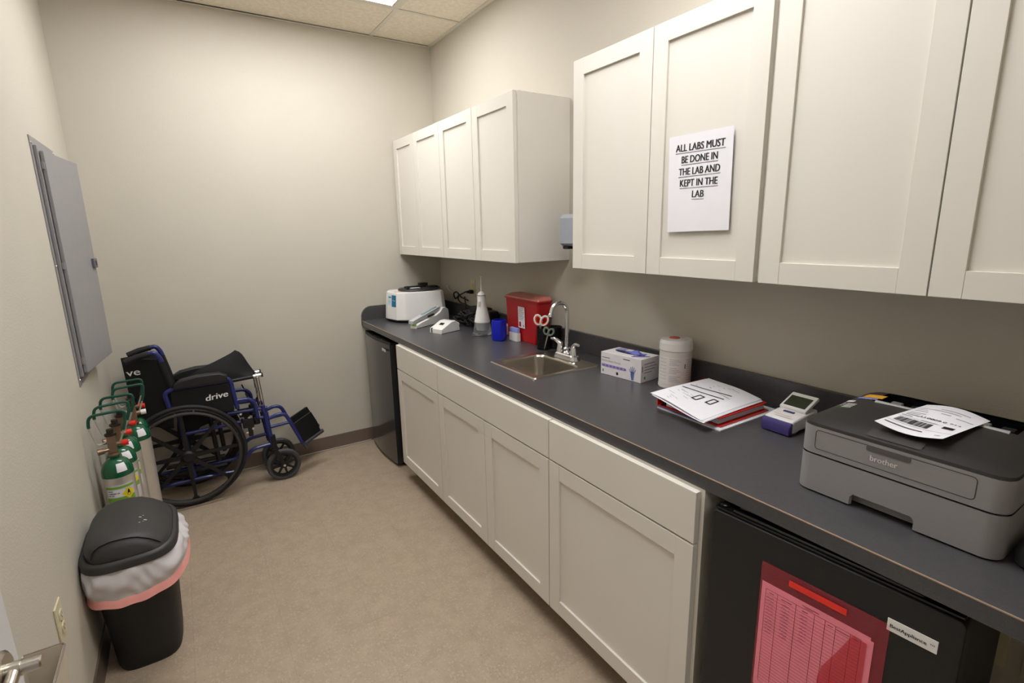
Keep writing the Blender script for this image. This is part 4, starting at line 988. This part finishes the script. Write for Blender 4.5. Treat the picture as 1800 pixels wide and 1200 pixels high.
# printed page lying on top
t = thing('printed_page', 'white printed shipping label page lying curled on top of the printer', 'paper', (-.33, -3.24, 1.11))
pc = [P(1630, 711, 'z', 1.106), P(1741, 740, 'z', 1.106), P(1657, 771, 'z', 1.115), P(1537, 739, 'z', 1.115)]   # back left, back right, front right, front left
def pg(u, v, off=0):   # u left to right, v back to front
    a_ = pc[0].lerp(pc[1], u); b2 = pc[3].lerp(pc[2], u); p = a_.lerp(b2, v)
    p.z = 1.106+.009*v+.010*math.sin(PI*min(1, max(0, u)))*(1-v)**1.5-.010*v**2*math.sin(PI*u)+off
    return p
mb = MB(); mb.grid(pg, 20, 16, thick=-.0003); obj('sheet', mb, paper_m, t, recalc=False)
mb = MB()
def pr_(u0, u1, v0, v1, mi=0): mb.grid(lambda u, v: pg(u0+(u1-u0)*u, v0+(v1-v0)*v, .0007), max(1, int(abs(u1-u0)*14)), 1, mi=mi)
rnd = random.Random(9); u = .09
while u < .60:
    w_ = rnd.choice((.004, .007, .010)); pr_(u, u+w_, .63, .77); u += w_+rnd.choice((.004, .006, .009))
pr_(.02, .98, .80, .804); pr_(.02, .80, .60, .603); pr_(.74, .90, .60, .67); 
def pgM(u, v):
    o_ = pg(u, v, .0009); rx = pg(u+.02, v)-pg(u-.02, v); uy = pg(u, v-.02)-pg(u, v+.02); return FM(o_, rx, uy)
text_mesh(mb, 'U.0009 0', pgM(.50, .52), w=.046, h=.010, bold=.02); text_mesh(mb, 'B4.4', pgM(.82, .50), w=.018, h=.006, bold=.03)
for (a_, b2, v_, mi) in ((.06, .30, .40, 1), (.06, .26, .45, 1), (.08, .30, .50, 0), (.05, .22, .55, 0), (.38, .62, .585, 1), (.35, .8, .14, 1), (.3, .7, .20, 1), (.45, .6, .27, 1), (.05, .30, .20, 1), (.06, .22, .26, 1), (.06, .28, .32, 1), (.7, .95, .3, 1)):
    u = a_
    while u < b2: pr_(u, u+.012, v_, v_+.018, mi); u += .017
u = .05
while u < .62: pr_(u, u+.010, .86, .885); u += .0165
pr_(.82, .90, .90, .91)
obj('print', mb, [ink_m, gink_m], t, recalc=False)
t = thing('black_case', 'black rounded case at the right edge, on the countertop beside the printer', 'case', (-.40, -3.49, CZ))
mb = MB(); Mk = T(-.36, -3.515, CZ) @ RZ(-.18)
mb.loft([[(p[0], p[1], z) for p in rring(0, 0, a_, b2, 0, 5, 40)] for a_, b2, z in ((.125, .060, 0), (.135, .068, .006), (.135, .068, .03), (.128, .062, .042), (.11, .045, .047))], M=Mk); obj('shell', mb, rubber_m, t)

# ------------------------------------------------------------------ folded wheelchair along the far wall
YN, YFR = -.300, -.105         # near and far side frames
def Q(u, v, y=None, Y=YN):
    p = P(u, v, 'y', Y)
    if y is not None: p = Vector((p.x, y, p.z))
    return p
wc = thing('wheelchair', 'folded black and blue wheelchair standing along the far wall behind the green cylinders', 'wheelchair', (-1.7, -.2, 0))
def wheel(Yt, side):
    """side -1 = towards the room"""
    cx_, cz_, R0 = -1.786, .303, .303; Mw = T(cx_, Yt, cz_) @ Matrix.Rotation(PI/2, 4, 'X')   # local z -> -y
    k = -side
    mb = MB(); mb.tube([Mw @ Vector(((R0-.0125)*math.cos(a), (R0-.0125)*math.sin(a), 0)) for a in [2*PI*i/72 for i in range(72)]], .0125, 10, closed=True)
    wo = obj('rear_wheel', mb, rubber_m, wc)
    mb = MB(); mb.tube([Mw @ Vector(((R0-.030)*math.cos(a), (R0-.030)*math.sin(a), 0)) for a in [2*PI*i/72 for i in range(72)]], .010, 8, closed=True)
    for i in range(8):
        a = PI/8*2*i+.02; c, s_ = math.cos(a), math.sin(a)
        w0, w1 = .014, .008; pts = []
        for (r_, w_, h_) in ((.03, w0, .010), (.14, .009, .007), (.25, w1, .006), (.268, .024, .008)):
            pts.append([Mw @ Vector((r_*c-s_*q*w_, r_*s_+c*q*w_, z_*h_)) for q, z_ in ((-1, -1), (1, -1), (1, 1), (-1, 1))])
        mb.loft(pts)
    obj('spokes', mb, blackp_m, wo)
    mb = MB(); mb.lathe([(.036, -.018), (.036, .018), (.024, .026), (.022, .032), (0, .032)], M=Mw, seg=28); mb.lathe([(.010, .0322), (.010, .034), (0, .034)], M=Mw, seg=14); obj('hub', mb, blackp_m, wo)
    mb = MB(); mb.tube([Mw @ Vector(((.262)*math.cos(a), (.262)*math.sin(a), .036*k)) for a in [2*PI*i/72 for i in range(72)]], .0085, 8, closed=True)
    for i in range(6):
        a = PI/3*i+.3; mb.tube([Mw @ Vector((.262*math.cos(a), .262*math.sin(a), .034*k)), Mw @ Vector((.272*math.cos(a), .272*math.sin(a), .004*k))], .005, 6)
    obj('push_rim', mb, mat('push_rim_grey', (58, 56, 54), .4) if 'push_rim_grey' not in MATS else MATS['push_rim_grey'], wo)
wheel(-.345, -1); wheel(-.055, 1)
def sideframe(Y):
    r = .0125; g = lambda l, f_=.03: fillet([Q(u, v, Y) for u, v in l], f_)
    mb = MB()
    mb.tube(g([(258, 623), (271, 619), (281, 629), (304, 690), (318, 745), (329, 795), (343, 838)], .035), r, 12)
    mb.tube(g([(400, 727), (470, 716)]), r*.85, 10); mb.tube(g([(325, 763), (470, 731)]), r*.85, 10)
    mb.tube(g([(285, 856), (360, 838), (424, 826), (433, 802), (444, 789), (478, 779)], .05), r*.9, 10)
    mb.tube(g([(461, 712), (470, 745), (480, 786)]), .0145, 12)
    obj('side_frame', mb, blue_m, wc)
    mb = MB(); mb.tube([Q(262, 622, Y), Q(240, 628, Y), Q(219, 637, Y)], [.0155, .0165, .0165], 14); obj('push_grip', mb, rubber_m, wc)
    mb = MB(); mb.tube(g([(447, 735), (456, 733)]), .020, 10); mb.tube([Q(449, 726, Y), Q(452, 744, Y)], .019, 10); obj('arm_socket', mb, blackp_m, wc)
def armrest(Y, out):
    g = lambda l, f_=.03: fillet([Q(u, v, Y) for u, v in l], f_)
    mb = MB(); mb.tube(g([(298, 715), (289, 690), (303, 683)]), .0125, 12); mb.tube(g([(392, 663), (404, 666), (410, 690), (417, 716)]), .0125, 12)
    mb.tube(g([(414, 703), (436, 699), (447, 706), (452, 732)]), .0118, 12)
    mb.tube(g([(303, 683), (398, 668)]), .009, 8)
    ar = obj('armrest', mb, blue_m, wc)
    prof = [Q(u, v, 0) for u, v in ((304, 683), (304, 674), (316, 666), (345, 658), (385, 653), (398, 657), (399, 667), (350, 675))]
    b = MB(); Mpad = Matrix(((1, 0, 0, 0), (0, 0, 1, 0), (0, 1, 0, 0), (0, 0, 0, 1)))
    b.prism([(p.x, p.z) for p in prof], Y-.028, Y+.028, M=Mpad, bev=.009, seg=3); obj('arm_pad', b, pad_m, ar, sharp=60)
    sk = [Q(u, v, 0) for u, v in ((300, 686), (350, 678), (402, 670), (409, 700), (412, 718), (398, 722), (370, 716), (302, 716))]
    b = MB(); b.prism([(p.x, p.z) for p in sk], Y-.005, Y+.004, M=Mpad, bev=.002); sg = obj('skirt_guard', b, fabric_m, ar)
    if out:
        a_ = P(362, 705, 'y', Y-.006); b_ = P(400, 696, 'y', Y-.006); up = P(361, 693, 'y', Y-.006)-a_
        M_ = FM(a_, b_-a_, up); mb = MB(); text_mesh(mb, 'drive', M_, w=(b_-a_).length*1.02, h=.036, bold=.035, shear=.18, align='L', ); rect(mb, M_, 0, 0, 0, 0)
        for i in range(len(mb.v)): mb.v[i].y -= .0015
        obj('lettering', mb, logo_m, sg, label='white logo lettering', recalc=False)
for Y in (YN, YFR): sideframe(Y)
armrest(-.318, True); armrest(-.088, False)
# backrest sling folded into a pouch that points to the rear
def back(v, h):
    """v 0 near cane .. 1 far cane, h 0 bottom .. 1 top"""
    top = (Q(281, 631, YN), Q(217, 629, None, -.20)); mid = (Q(302, 680, YN), Q(232, 690, None, -.20)); low = (Q(306, 752, YN), Q(247, 745, None, -.20))
    def mix(i):
        return low[i].lerp(mid[i], h*2) if h < .5 else mid[i].lerp(top[i], h*2-1)
    c = mix(0); f = mix(1); t_ = 1-abs(2*v-1); y = YN+(YFR-YN)*v
    s_ = t_**.75
    return Vector((c.x+(f.x-c.x)*s_, y, c.z+(f.z-c.z)*s_+.004*math.sin(9*h)*t_))
mb = MB(); mb.grid(lambda v, h: back(v, h), 16, 14, thick=.008)
bk = obj('backrest', mb, fabric_m, wc, sharp=60)
mb = MB(); pa, pb_, pu = back(.485, .74), back(.30, .76), back(.485, .83)
nrm_ = (pb_-pa).cross(pu-pa).normalized()
if nrm_.dot(CAM-pa) < 0: nrm_ = -nrm_
M_ = FM(pa+nrm_*.012, pb_-pa, pu-pa); text_mesh(mb, 've', M_, w=.080, h=.040, bold=.03, shear=.1, align='L'); obj('lettering', mb, logo_m, bk, label='end of the white logo lettering', recalc=False)
for Y in (YN, YFR):
    mb = MB(); mb.tube([Q(282, 636, Y), Q(292, 659, Y), Q(303, 686, Y)], [.0165, .0170, .0165], 12); obj('cane_sleeve', mb, fabric_m, bk)
# seat sling pulled up into a peak between the raised seat rails
YRn, YRf = -.245, -.155
def srail(Y, nx):
    mb = MB(); a_, b_ = Q(322, 690, Y), Q(449, 665, Y); mb.tube([a_, b_], .0115, 12); s_ = obj('seat_rail', mb, blackp_m, wc)
    mb = MB(); mb.tube([Q(447, 665, Y), Q(461, 662, Y)], .0125, 14); obj('chrome_end', mb, chrome_m, s_); mb = MB(); mb.tube([Q(461, 662, Y), Q(464, 661.5, Y)], .0145, 14); obj('end_cap', mb, rubber_m, s_)
    mb = MB(); mb.tube([Q(454, 666, Y), Q(468, 735, Y)], .0115, 14); mb.tube([Q(450, 668, Y), Q(464, 735, Y)], .005, 8); obj('chrome_tube', mb, chrome_m, wc, label='chrome upright tube')
srail(YRn, 0); srail(YRf, 0)
def seat(v, s_):
    rail = Q(325+s_*120, 689-s_*24, YRn); y = YRn+(YRf-YRn)*v
    q = [(0, (322, 672)), (.2, (345, 656)), (.42, (378, 640)), (.70, (412, 619)), (.78, (423, 626)), (1, (449, 655))]
    for i in range(len(q)-1):
        if q[i][0] <= s_ <= q[i+1][0]:
            k = (s_-q[i][0])/(q[i+1][0]-q[i][0]); u = q[i][1][0]+(q[i+1][1][0]-q[i][1][0])*k; w_ = q[i][1][1]+(q[i+1][1][1]-q[i][1][1])*k
    pk = Q(u, w_, None, -.20); t_ = 1-abs(2*v-1)
    z = rail.z+(pk.z-rail.z)*t_**.8; x = rail.x+(pk.x-rail.x)*t_
    return Vector((x+.006*math.sin(8*t_+9*s_), y+.014*math.sin(7*s_+3*v)*t_*(1-t_)*3, z+.010*math.sin(12*s_+6*t_)*t_*(1-t_)*2))
mb = MB(); mb.grid(seat, 22, 14) if 0 else mb.grid(lambda v, s_: seat(v, s_), 16, 26, thick=.006); obj('seat', mb, fabric_m, wc, sharp=70)
# sling skirt hanging below the seat rails
mb = MB()
for Y in (YRn-.004,):
    mb.grid(lambda u, v: Q(312+u*92, 694-u*20+v*(80-u*22), Y)+Vector((0, .008*math.sin(9*u+4*v), 0)), 14, 6, thick=.004)
obj('seat_skirt', mb, fabric_m, wc, sharp=60)
# folded cross braces, lower bars, brakes
for (a_, b_, ya, yb) in (((362, 700), (386, 812), -.235, -.27), ((376, 698), (399, 808), -.165, -.13)):
    mb = MB(); mb.tube([Q(*a_, ya), Q(*b_, yb)], .0125, 10); obj('cross_brace', mb, blackp_m, wc)
mb = MB(); mb.tube([Q(292, 842, -.27), Q(400, 818, -.27)], .014, 8); obj('lower_bar', mb, blackp_m, wc)
mb = MB(); mb.tube([Q(292, 842, -.13), Q(400, 818, -.13)], .014, 8); obj('lower_bar', mb, blackp_m, wc)
for Y in (YN-.018, YFR+.012):
    mb = MB(); c = Q(436, 742, Y); mb.box(c.x-.03, c.x+.03, Y-.008, Y+.008, c.z-.028, c.z+.028, .004); c = Q(440, 756, Y); mb.box(c.x-.012, c.x+.014, Y-.010, Y+.010, c.z-.03, c.z+.03, .004)
    mb.tube([Q(424, 735, Y), Q(436, 748, Y)], .008, 8); bo = obj('brake', mb, blackp_m, wc)
    mb = MB(); mb.tube([Q(431, 690, Y), Q(443, 712, Y)], .0042, 8); obj('brake_lever', mb, blackp_m, bo)
    for (u, v) in ((422, 725), (444, 750), (434, 757)):
        c = Q(u, v, Y-.012); mb = MB(); mb.lathe([(.0085, 0), (.007, .005), (0, .006)], M=T(*c) @ Matrix.Rotation(PI/2, 4, 'X'), seg=12); obj('bolt', mb, chrome_m, bo)
# front casters
def caster(Y):
    h = Q(499, 813, Y); h.z = .101; Mc = T(h.x, Y, h.z) @ Matrix.Rotation(PI/2, 4, 'X')
    mb = MB(); mb.lathe([(.080, -.014), (.094, -.015), (.101, -.008), (.101, .008), (.094, .015), (.080, .014), (.080, -.014)], M=Mc, seg=48, cap=False); co_ = obj('caster_wheel', mb, grubber_m, wc)
    mb = MB(); mb.lathe([(.066, -.010), (.081, -.011), (.081, .011), (.066, .010), (.066, -.010)], M=Mc, seg=48, cap=False); mb.lathe([(.022, -.018), (.022, .018)], M=Mc, seg=20)
    for i in range(8):
        a = PI/4*i+.2; c, s_ = math.cos(a), math.sin(a)
        mb.loft([[Mc @ Vector((r_*c-s_*q*w_, r_*s_+c*q*w_, z_*.006)) for q, z_ in ((-1, -1), (1, -1), (1, 1), (-1, 1))] for r_, w_ in ((.018, .007), (.068, .005))])
    obj('caster_hub', mb, blackp_m, co_)
    top = Q(482, 787, Y); mb = MB()
    for s_ in (-1, 1):
        mb.loft([[Vector((p.x+dx, Y+s_*(.022+dy), p.z)) for dx, dy in ((-w_, 0), (w_, 0), (w_, .004), (-w_, .004))] for p, w_ in ((Vector((top.x, 0, top.z-.005)), .016), (Vector(((top.x+h.x)/2, 0, (top.z+h.z)/2+.01)), .014), (Vector((h.x, 0, h.z-.008)), .012))])
    mb.box(top.x-.017, top.x+.017, Y-.026, Y+.026, top.z-.012, top.z+.0, .003); mb.tube([Q(478, 765, Y), Q(482, 787, Y)], .019, 12); obj('caster_fork', mb, blackp_m, wc)
    mb = MB(); mb.lathe([(.008, -.030), (.008, .030)], M=Mc, seg=12); obj('caster_axle', mb, chrome_m, co_)
caster(YN); caster(YFR+.01)
# footrests
def footrest(Y, q):
    mb = MB(); g = lambda l, f_=.04: fillet([Q(u, v, Y) for u, v in l], f_)
    mb.tube(g([(466, 738), (490, 727), (502, 728), (510, 741), (533, 779)]), .0115, 12); mb.tube(g([(476, 750), (511, 741)]), .010, 10); mb.tube(g([(466, 724), (472, 755)]), .017, 12)
    fo_ = obj('footrest', mb, blue_m, wc)
    A_ = P(535, 779, 'y', -.30); B_ = P(563, 759, 'y', -.215); C_ = P(545, 724, 'y', -.215); D_ = P(512, 747, 'y', -.30)
    sh_ = Vector((q*.0, q*.125, q*.0)); n_ = (B_-A_).cross(D_-A_).normalized()*.009
    r_ = [A_, B_, B_.lerp(C_, .5)+(B_-A_)*.06, C_, D_]
    mb = MB(); mb.loft([[p+sh_-n_ for p in r_], [p+sh_+n_ for p in r_]]); obj('foot_plate', mb, blackp_m, fo_, sharp=20)
    mb = MB(); mb.tube([A_+sh_, (B_-A_)*1.14+A_+sh_], .0135, 12); mb.tube([Q(533, 777, Y), Q(540, 788, Y)], .010, 8); obj('hinge_bar', mb, grubber_m, fo_)
footrest(YN, 0); footrest(YFR-.02, 1)

# ------------------------------------------------------------------ oxygen cylinders along the left wall
def oxygen(label):
    t = thing('oxygen_cylinder', label, 'gas cylinder', (0, 0, 0), group='green-topped oxygen cylinders by the left wall')
    r = .0556; L0 = dict(local=True)
    mb = MB(); mb.lathe([(r*.88, 0), (r, .012), (r, .560)], seg=40); bd_ = obj('body', mb, alu_m, t, **L0)
    mb = MB(); pr2 = [(r*1.002, .5605)]
    for k in range(1, 9): a = PI/2*k/8*.86; pr2.append((r*math.cos(a)**.8, .568+.066*math.sin(a)))
    pr2 += [(.019, .638), (.019, .646)]; mb.lathe(pr2, seg=40); obj('shoulder', mb, green_m, t, label='dark green shoulder', **L0)
    mb = MB(); mb.M = T(0, 0, .04); mb.lathe([(.020, .606), (.020, .612), (.017, .613), (.017, .616)], seg=20); mb.box(-.0155, .0155, -.011, .011, .616, .690, .003); mb.tube([(0, 0, .65), (.034, 0, .65)], .0095, 12); mb.tube([(0, 0, .632), (-.03, -.01, .632)], .008, 10); mb.tube([(-.03, -.01, .632), (-.05, -.015, .632)], .0125, 12)
    obj('valve', mb, brass_m, t, **L0)
    mb = MB(); mb.M = T(0, 0, .04); mb.lathe([(.0125, .0), (.0205, .001), (.0205, .009), (.0125, .010)], M=T(0, 0, .690), seg=20); mb.lathe([(.012, 0), (.012, .018)], M=T(0, 0, .70), seg=16); obj('yoke_ring', mb, mat('dark_yoke', (60, 52, 48), .4, .6) if 'dark_yoke' not in MATS else MATS['dark_yoke'], t, **L0)
    pts = fillet([(-.016, .002, .665), (-.045, -.006, .655), (-.066, .0, .735), (-.058, .0, .785), (.062, .0, .790), (.052, .0, .72), (.022, .0, .64)], .022, 6)
    nS = len(pts); i0, i1 = int(nS*.36)-2, int(nS*.86)
    mb = MB(); mb.M = T(0, 0, .04); mb.tube(pts, .0036, 8); hd = obj('carry_handle', mb, wire_m, t, label='bare wire carry handle', **L0)
    mb = MB(); mb.M = T(0, 0, .04); mb.tube(pts[11:-6]+[tuple(Vector(pts[-6]).lerp(Vector(pts[-1]), .25))], .0058, 10); obj('sleeve', mb, greenv_m, hd, label='green vinyl sleeve on the handle', **L0)
    return t, bd_
cyl_labels = ['nearest oxygen cylinder with green-topped label, red cap and green handle beside the bin',
              'second oxygen cylinder from the bin, red cap, partly behind the nearest',
              'middle oxygen cylinder of the five along the left wall',
              'oxygen cylinder with white cap and bare side, fourth from the bin, beside the wheelchair wheel',
              'farthest oxygen cylinder, in the corner beside the folded wheelchair']
t0, body0 = oxygen(cyl_labels[0])
cam_a = math.atan2(CAM.y+1.06, CAM.x+2.035)
mb = MB(); mb.M = T(0, 0, .035); cyl_patch(mb, Matrix(), .0556, cam_a-1.0, cam_a+.85, .365, .495, 0, 24, off=.0004)
for (z0_, z1_, mi, a0_, a1_) in ((.478, .488, 1, -1.0, .85), (.418, .440, 1, -1.0, .85), (.443, .474, 2, -.9, .2)): cyl_patch(mb, Matrix(), .0556, cam_a+a0_, cam_a+a1_, z0_, z1_, mi, 20, off=.0007)
lbs = obj('label_band', mb, [mat('grey_label', (206, 204, 206), .5), lime_m, paper_m], t0, local=True, label='white and green warning label', recalc=False)
mb = MB(); mb.M = T(0, 0, .035)
def wrapped_text(mb, s, a_c, z, w, h, mi=0):
    tmp = MB(); text_mesh(tmp, s, Matrix.Identity(4), w=w, h=h, bold=.05, align='L')
    rr_ = .0566; vs2 = [((rr_)*math.cos(a_c+v.x/rr_), (rr_)*math.sin(a_c+v.x/rr_), z+v.y) for v in tmp.v]; mb.add(vs2, tmp.f, mi)
for k, s_ in enumerate(('OXYGEN', 'COMPRESSED USP', 'UN 1072')): wrapped_text(mb, s_, cam_a-.86, .466-k*.0095, (.018, .042, .022)[k], .0055)
for k in range(6): cyl_patch(mb, Matrix(), .0556, cam_a-.8, cam_a+.35, .405-k*.006, .4065-k*.006, 1, 12, off=.0010)
obj('label_text', mb, [ink_m, gink_m], lbs, local=True, recalc=False)
mb = MB(); mb.M = T(0, 0, .035); a_m = cam_a+.42; rr_ = .0568; ds = []
def wr(x, z, r_=rr_): return (r_*math.cos(a_m+x/r_), r_*math.sin(a_m+x/r_), z)
sz = .026
mb.grid(lambda u, v: wr((u-v)*sz*.95, .452+(u+v-1)*sz), 8, 8, mi=0)
mb.add([wr(-.005, .450, .0574), wr(.005, .450, .0574), wr(.004, .460, .0574), wr(0, .470, .0574), wr(-.004, .460, .0574)], [[0, 1, 2, 3, 4]], 1)
mb.tube([wr(.006*math.cos(q), .447+.006*math.sin(q), .0574) for q in [2*PI*i/12 for i in range(12)]], .0008, 4, closed=True, mi=1)
obj('hazard_diamond', mb, [yel_m, ink_m], lbs, local=True, label='yellow hazard diamond', recalc=False)
def dome_patch(a0, a1, z0, z1):
    def f(u, v):
        a = a0+(a1-a0)*u; z = z0+(z1-z0)*v; s_ = max(-1, min(1, (z-.568)/.066)); r = .0556*max(.05, math.cos(math.asin(s_)))**.8+.0012
        return (r*math.cos(a), r*math.sin(a), z+.0008)
    mb = MB(); mb.grid(f, 8, 6); return mb
obj('lot_sticker', dome_patch(cam_a-.05, cam_a+.62, .582, .616), paper_m, t0, local=True, label='white lot sticker', recalc=False)
cap = MB(); cap.M = T(0, 0, .04); cap.tube([(.032, 0, .65), (.054, 0, .65)], .0125, 14); capo = obj('outlet_cap', cap, redcap_m, t0, local=True, label='red outlet cap')
spots = [(-2.017, -1.065), (-2.012, -.935), (-2.004, -.805), (-1.972, -.645), (-1.982, -.525)]
for i in range(1, 5):
    c = dup(t0, (spots[i][0], spots[i][1], 0), rz=(.12, -.10, .1, -.05)[i-1], label=cyl_labels[i])
    for ch in list(c.children):
        if i == 3 and ch.name.startswith(('label_band',)):
            for g in list(ch.children): bpy.data.objects.remove(g)
            bpy.data.objects.remove(ch)
        elif i == 3 and ch.name.startswith('outlet_cap'):
            me_ = ch.data.copy(); ch.data = me_; me_.materials[0] = white_m; ch['label'] = 'white outlet cap'
t0.location = (spots[0][0], spots[0][1], 0)

# ------------------------------------------------------------------ swing-top bin with liner
bn = thing('waste_bin', 'black swing-top waste bin with white liner by the left wall', 'bin', (-1.96, -1.45, 0))
bcx, bcy = -1.962, -1.450
def ring_(a, b_, z, n=3.6, dx=0, dy=0, seg=64): return rring(bcx+dx, bcy+dy, a, b_, z, n, seg)
mb = MB(); mb.loft([ring_(.094, .128, .004), ring_(.098, .132, .0), ring_(.103, .138, .02), ring_(.127, .186, .43), ring_(.130, .190, .445)]); obj('body', mb, binblk_m, bn, sharp=60)
rnd = random.Random(21)
def wob(t, k): return math.sin(3*t+k)*.5+math.sin(7*t+2*k)*.3+math.sin(13*t+k*k)*.25
def linr(t, s_):   # s 0 top .. 1 bottom
    c, s2 = math.cos(t), math.sin(t); n = 3.2; q = (abs(c)**n+abs(s2)**n)**(-1/n)
    low = .345+.025*c+.012*math.sin(2*t+1)+.006*wob(t, 2)
    fl = .139+.006*s_+.012*math.sin(PI*min(1, s_*1.05))*(1+.5*wob(t, 1)); fb = .196+.006*s_+.016*math.sin(PI*min(1, s_*1.05))*(1+.5*wob(t, 3))
    w_ = (.005*math.sin(9*t+6*s_+2*math.sin(3*t))+.003*math.sin(17*t-9*s_+3*math.sin(5*t)))*s_*(1-s_)*4
    if c > .3: fl += .030*(c-.3)*s_
    return Vector((bcx+(fl+w_)*q*c, bcy+(fb+w_)*q*s2, .452+(low-.452)*s_))
NT = 140
def linerpt(u, s_):
    p = linr(2*PI*u, s_); p.x = max(p.x, -W+.004); return p
mb = MB(); mb.loft([[linerpt(k/NT, j/12) for k in range(NT)] for j in range(13)], cap0=False, cap1=False); lnr = obj('liner', mb, bag_m, bn, label='crumpled white plastic liner', sharp=80)
mb = MB(); mb.loft([[linerpt(k/NT, 1)+Vector((0, 0, .004)) for k in range(NT)]]+[[(lambda p, t: Vector((max(bcx+(p.x-bcx)*(1.015+.004*j), -W+.003), bcy+(p.y-bcy)*(1.012+.003*j), p.z-.006-.007*j*(1+.12*wob(t, 5)))))(linerpt(k/NT, 1), 2*PI*k/NT) for k in range(NT)] for j in range(4)], cap0=False, cap1=False); obj('drawstring_hem', mb, hem_m, lnr, label='coral drawstring hem', sharp=80)
# lid
mb = MB(); mb.loft([ring_(.141, .200, .440), ring_(.1445, .2055, .442), ring_(.1445, .2055, .462), ring_(.138, .200, .470), ring_(.130, .192, .473), ring_(.126, .188, .470)], cap0=True, cap1=True)
lido = obj('lid', mb, lid_m, bn, sharp=50, label='charcoal swing-top lid')
DH = .50
def hx(u):
    q = [(-1, 0), (-.97, .050), (-.88, .085), (-.7, .112), (-.4, .128), (0, .126), (.3, .112), (.6, .078), (.82, .040), (.95, .012), (1, 0)]
    for i in range(len(q)-1):
        if q[i][0] <= u <= q[i+1][0]:
            k = (u-q[i][0])/(q[i+1][0]-q[i][0]); return q[i][1]+(q[i+1][1]-q[i][1])*k
    return 0
def dome(u, v, off=0, sc=1):
    # u across (wall to aisle), v along
    n = 3.6; a, b_ = .126*sc, .188*sc
    ex = abs(v)**n; lim = max(1e-4, (1-min(1, ex)))**(1/n)
    x = u*a*lim; e = min(1, (1-abs(v))/.22); e = (1-(1-e)**2)**.5
    z = hx(u)*e*(lim**.3)
    return Vector((bcx+x, bcy+v*b_, .4715+z*DH+off))
mb = MB(); mb.grid(lambda a, b_: dome(-1+2*a, -1+2*b_), 30, 40); obj('end_walls', mb, lid_m, lido, sharp=60)
mb = MB(); mb.grid(lambda a, b_: dome(-.985+1.93*a, -.86+1.74*b_, .0040), 30, 34, thick=-.0035); obj('swing_door', mb, lid_m, bn, label='smooth curved swing door of the lid', sharp=60)
mb = MB()
rnd = random.Random(4)
for (u, v, r_) in ((.30, -.20, .005), (.36, -.12, .003), (.42, -.30, .006), (.30, -.42, .003), (.38, -.36, .0025)):
    c = dome(u, v, .0088); e1 = (dome(u+.05, v)-dome(u-.05, v)).normalized(); e2 = (dome(u, v+.05)-dome(u, v-.05)).normalized()
    mb.add([tuple(c+(e1*math.cos(q)*r_+e2*math.sin(q)*r_*.5)) for q in [2*PI*k/8 for k in range(8)]], [list(range(8))])
obj('scuff_marks', mb, bag_m, bn, recalc=False, label='small pale scuff marks')

# ------------------------------------------------------------------ camera, world, render look
cam = bpy.data.cameras.new('camera'); co = bpy.data.objects.new('camera', cam); C.objects.link(co)
cam.sensor_fit = 'HORIZONTAL'; cam.sensor_width = 36; cam.lens = FPX/1800*36; cam.clip_start = .02
M = Matrix.Identity(4)
for i in range(3):
    M[i][0] = R_[i]; M[i][1] = U_[i]; M[i][2] = -F_[i]; M[i][3] = CAM[i]
co.matrix_world = M
bpy.context.scene.camera = co
w = bpy.data.worlds.new('world'); bpy.context.scene.world = w; w.use_nodes = True
w.node_tree.nodes['Background'].inputs[0].default_value = (.8, .8, .8, 1); w.node_tree.nodes['Background'].inputs[1].default_value = .3
vs = bpy.context.scene.view_settings
vs.view_transform = 'Standard'; vs.look = 'None'; vs.gamma = 1; vs.exposure = .02; vs.use_curve_mapping = False
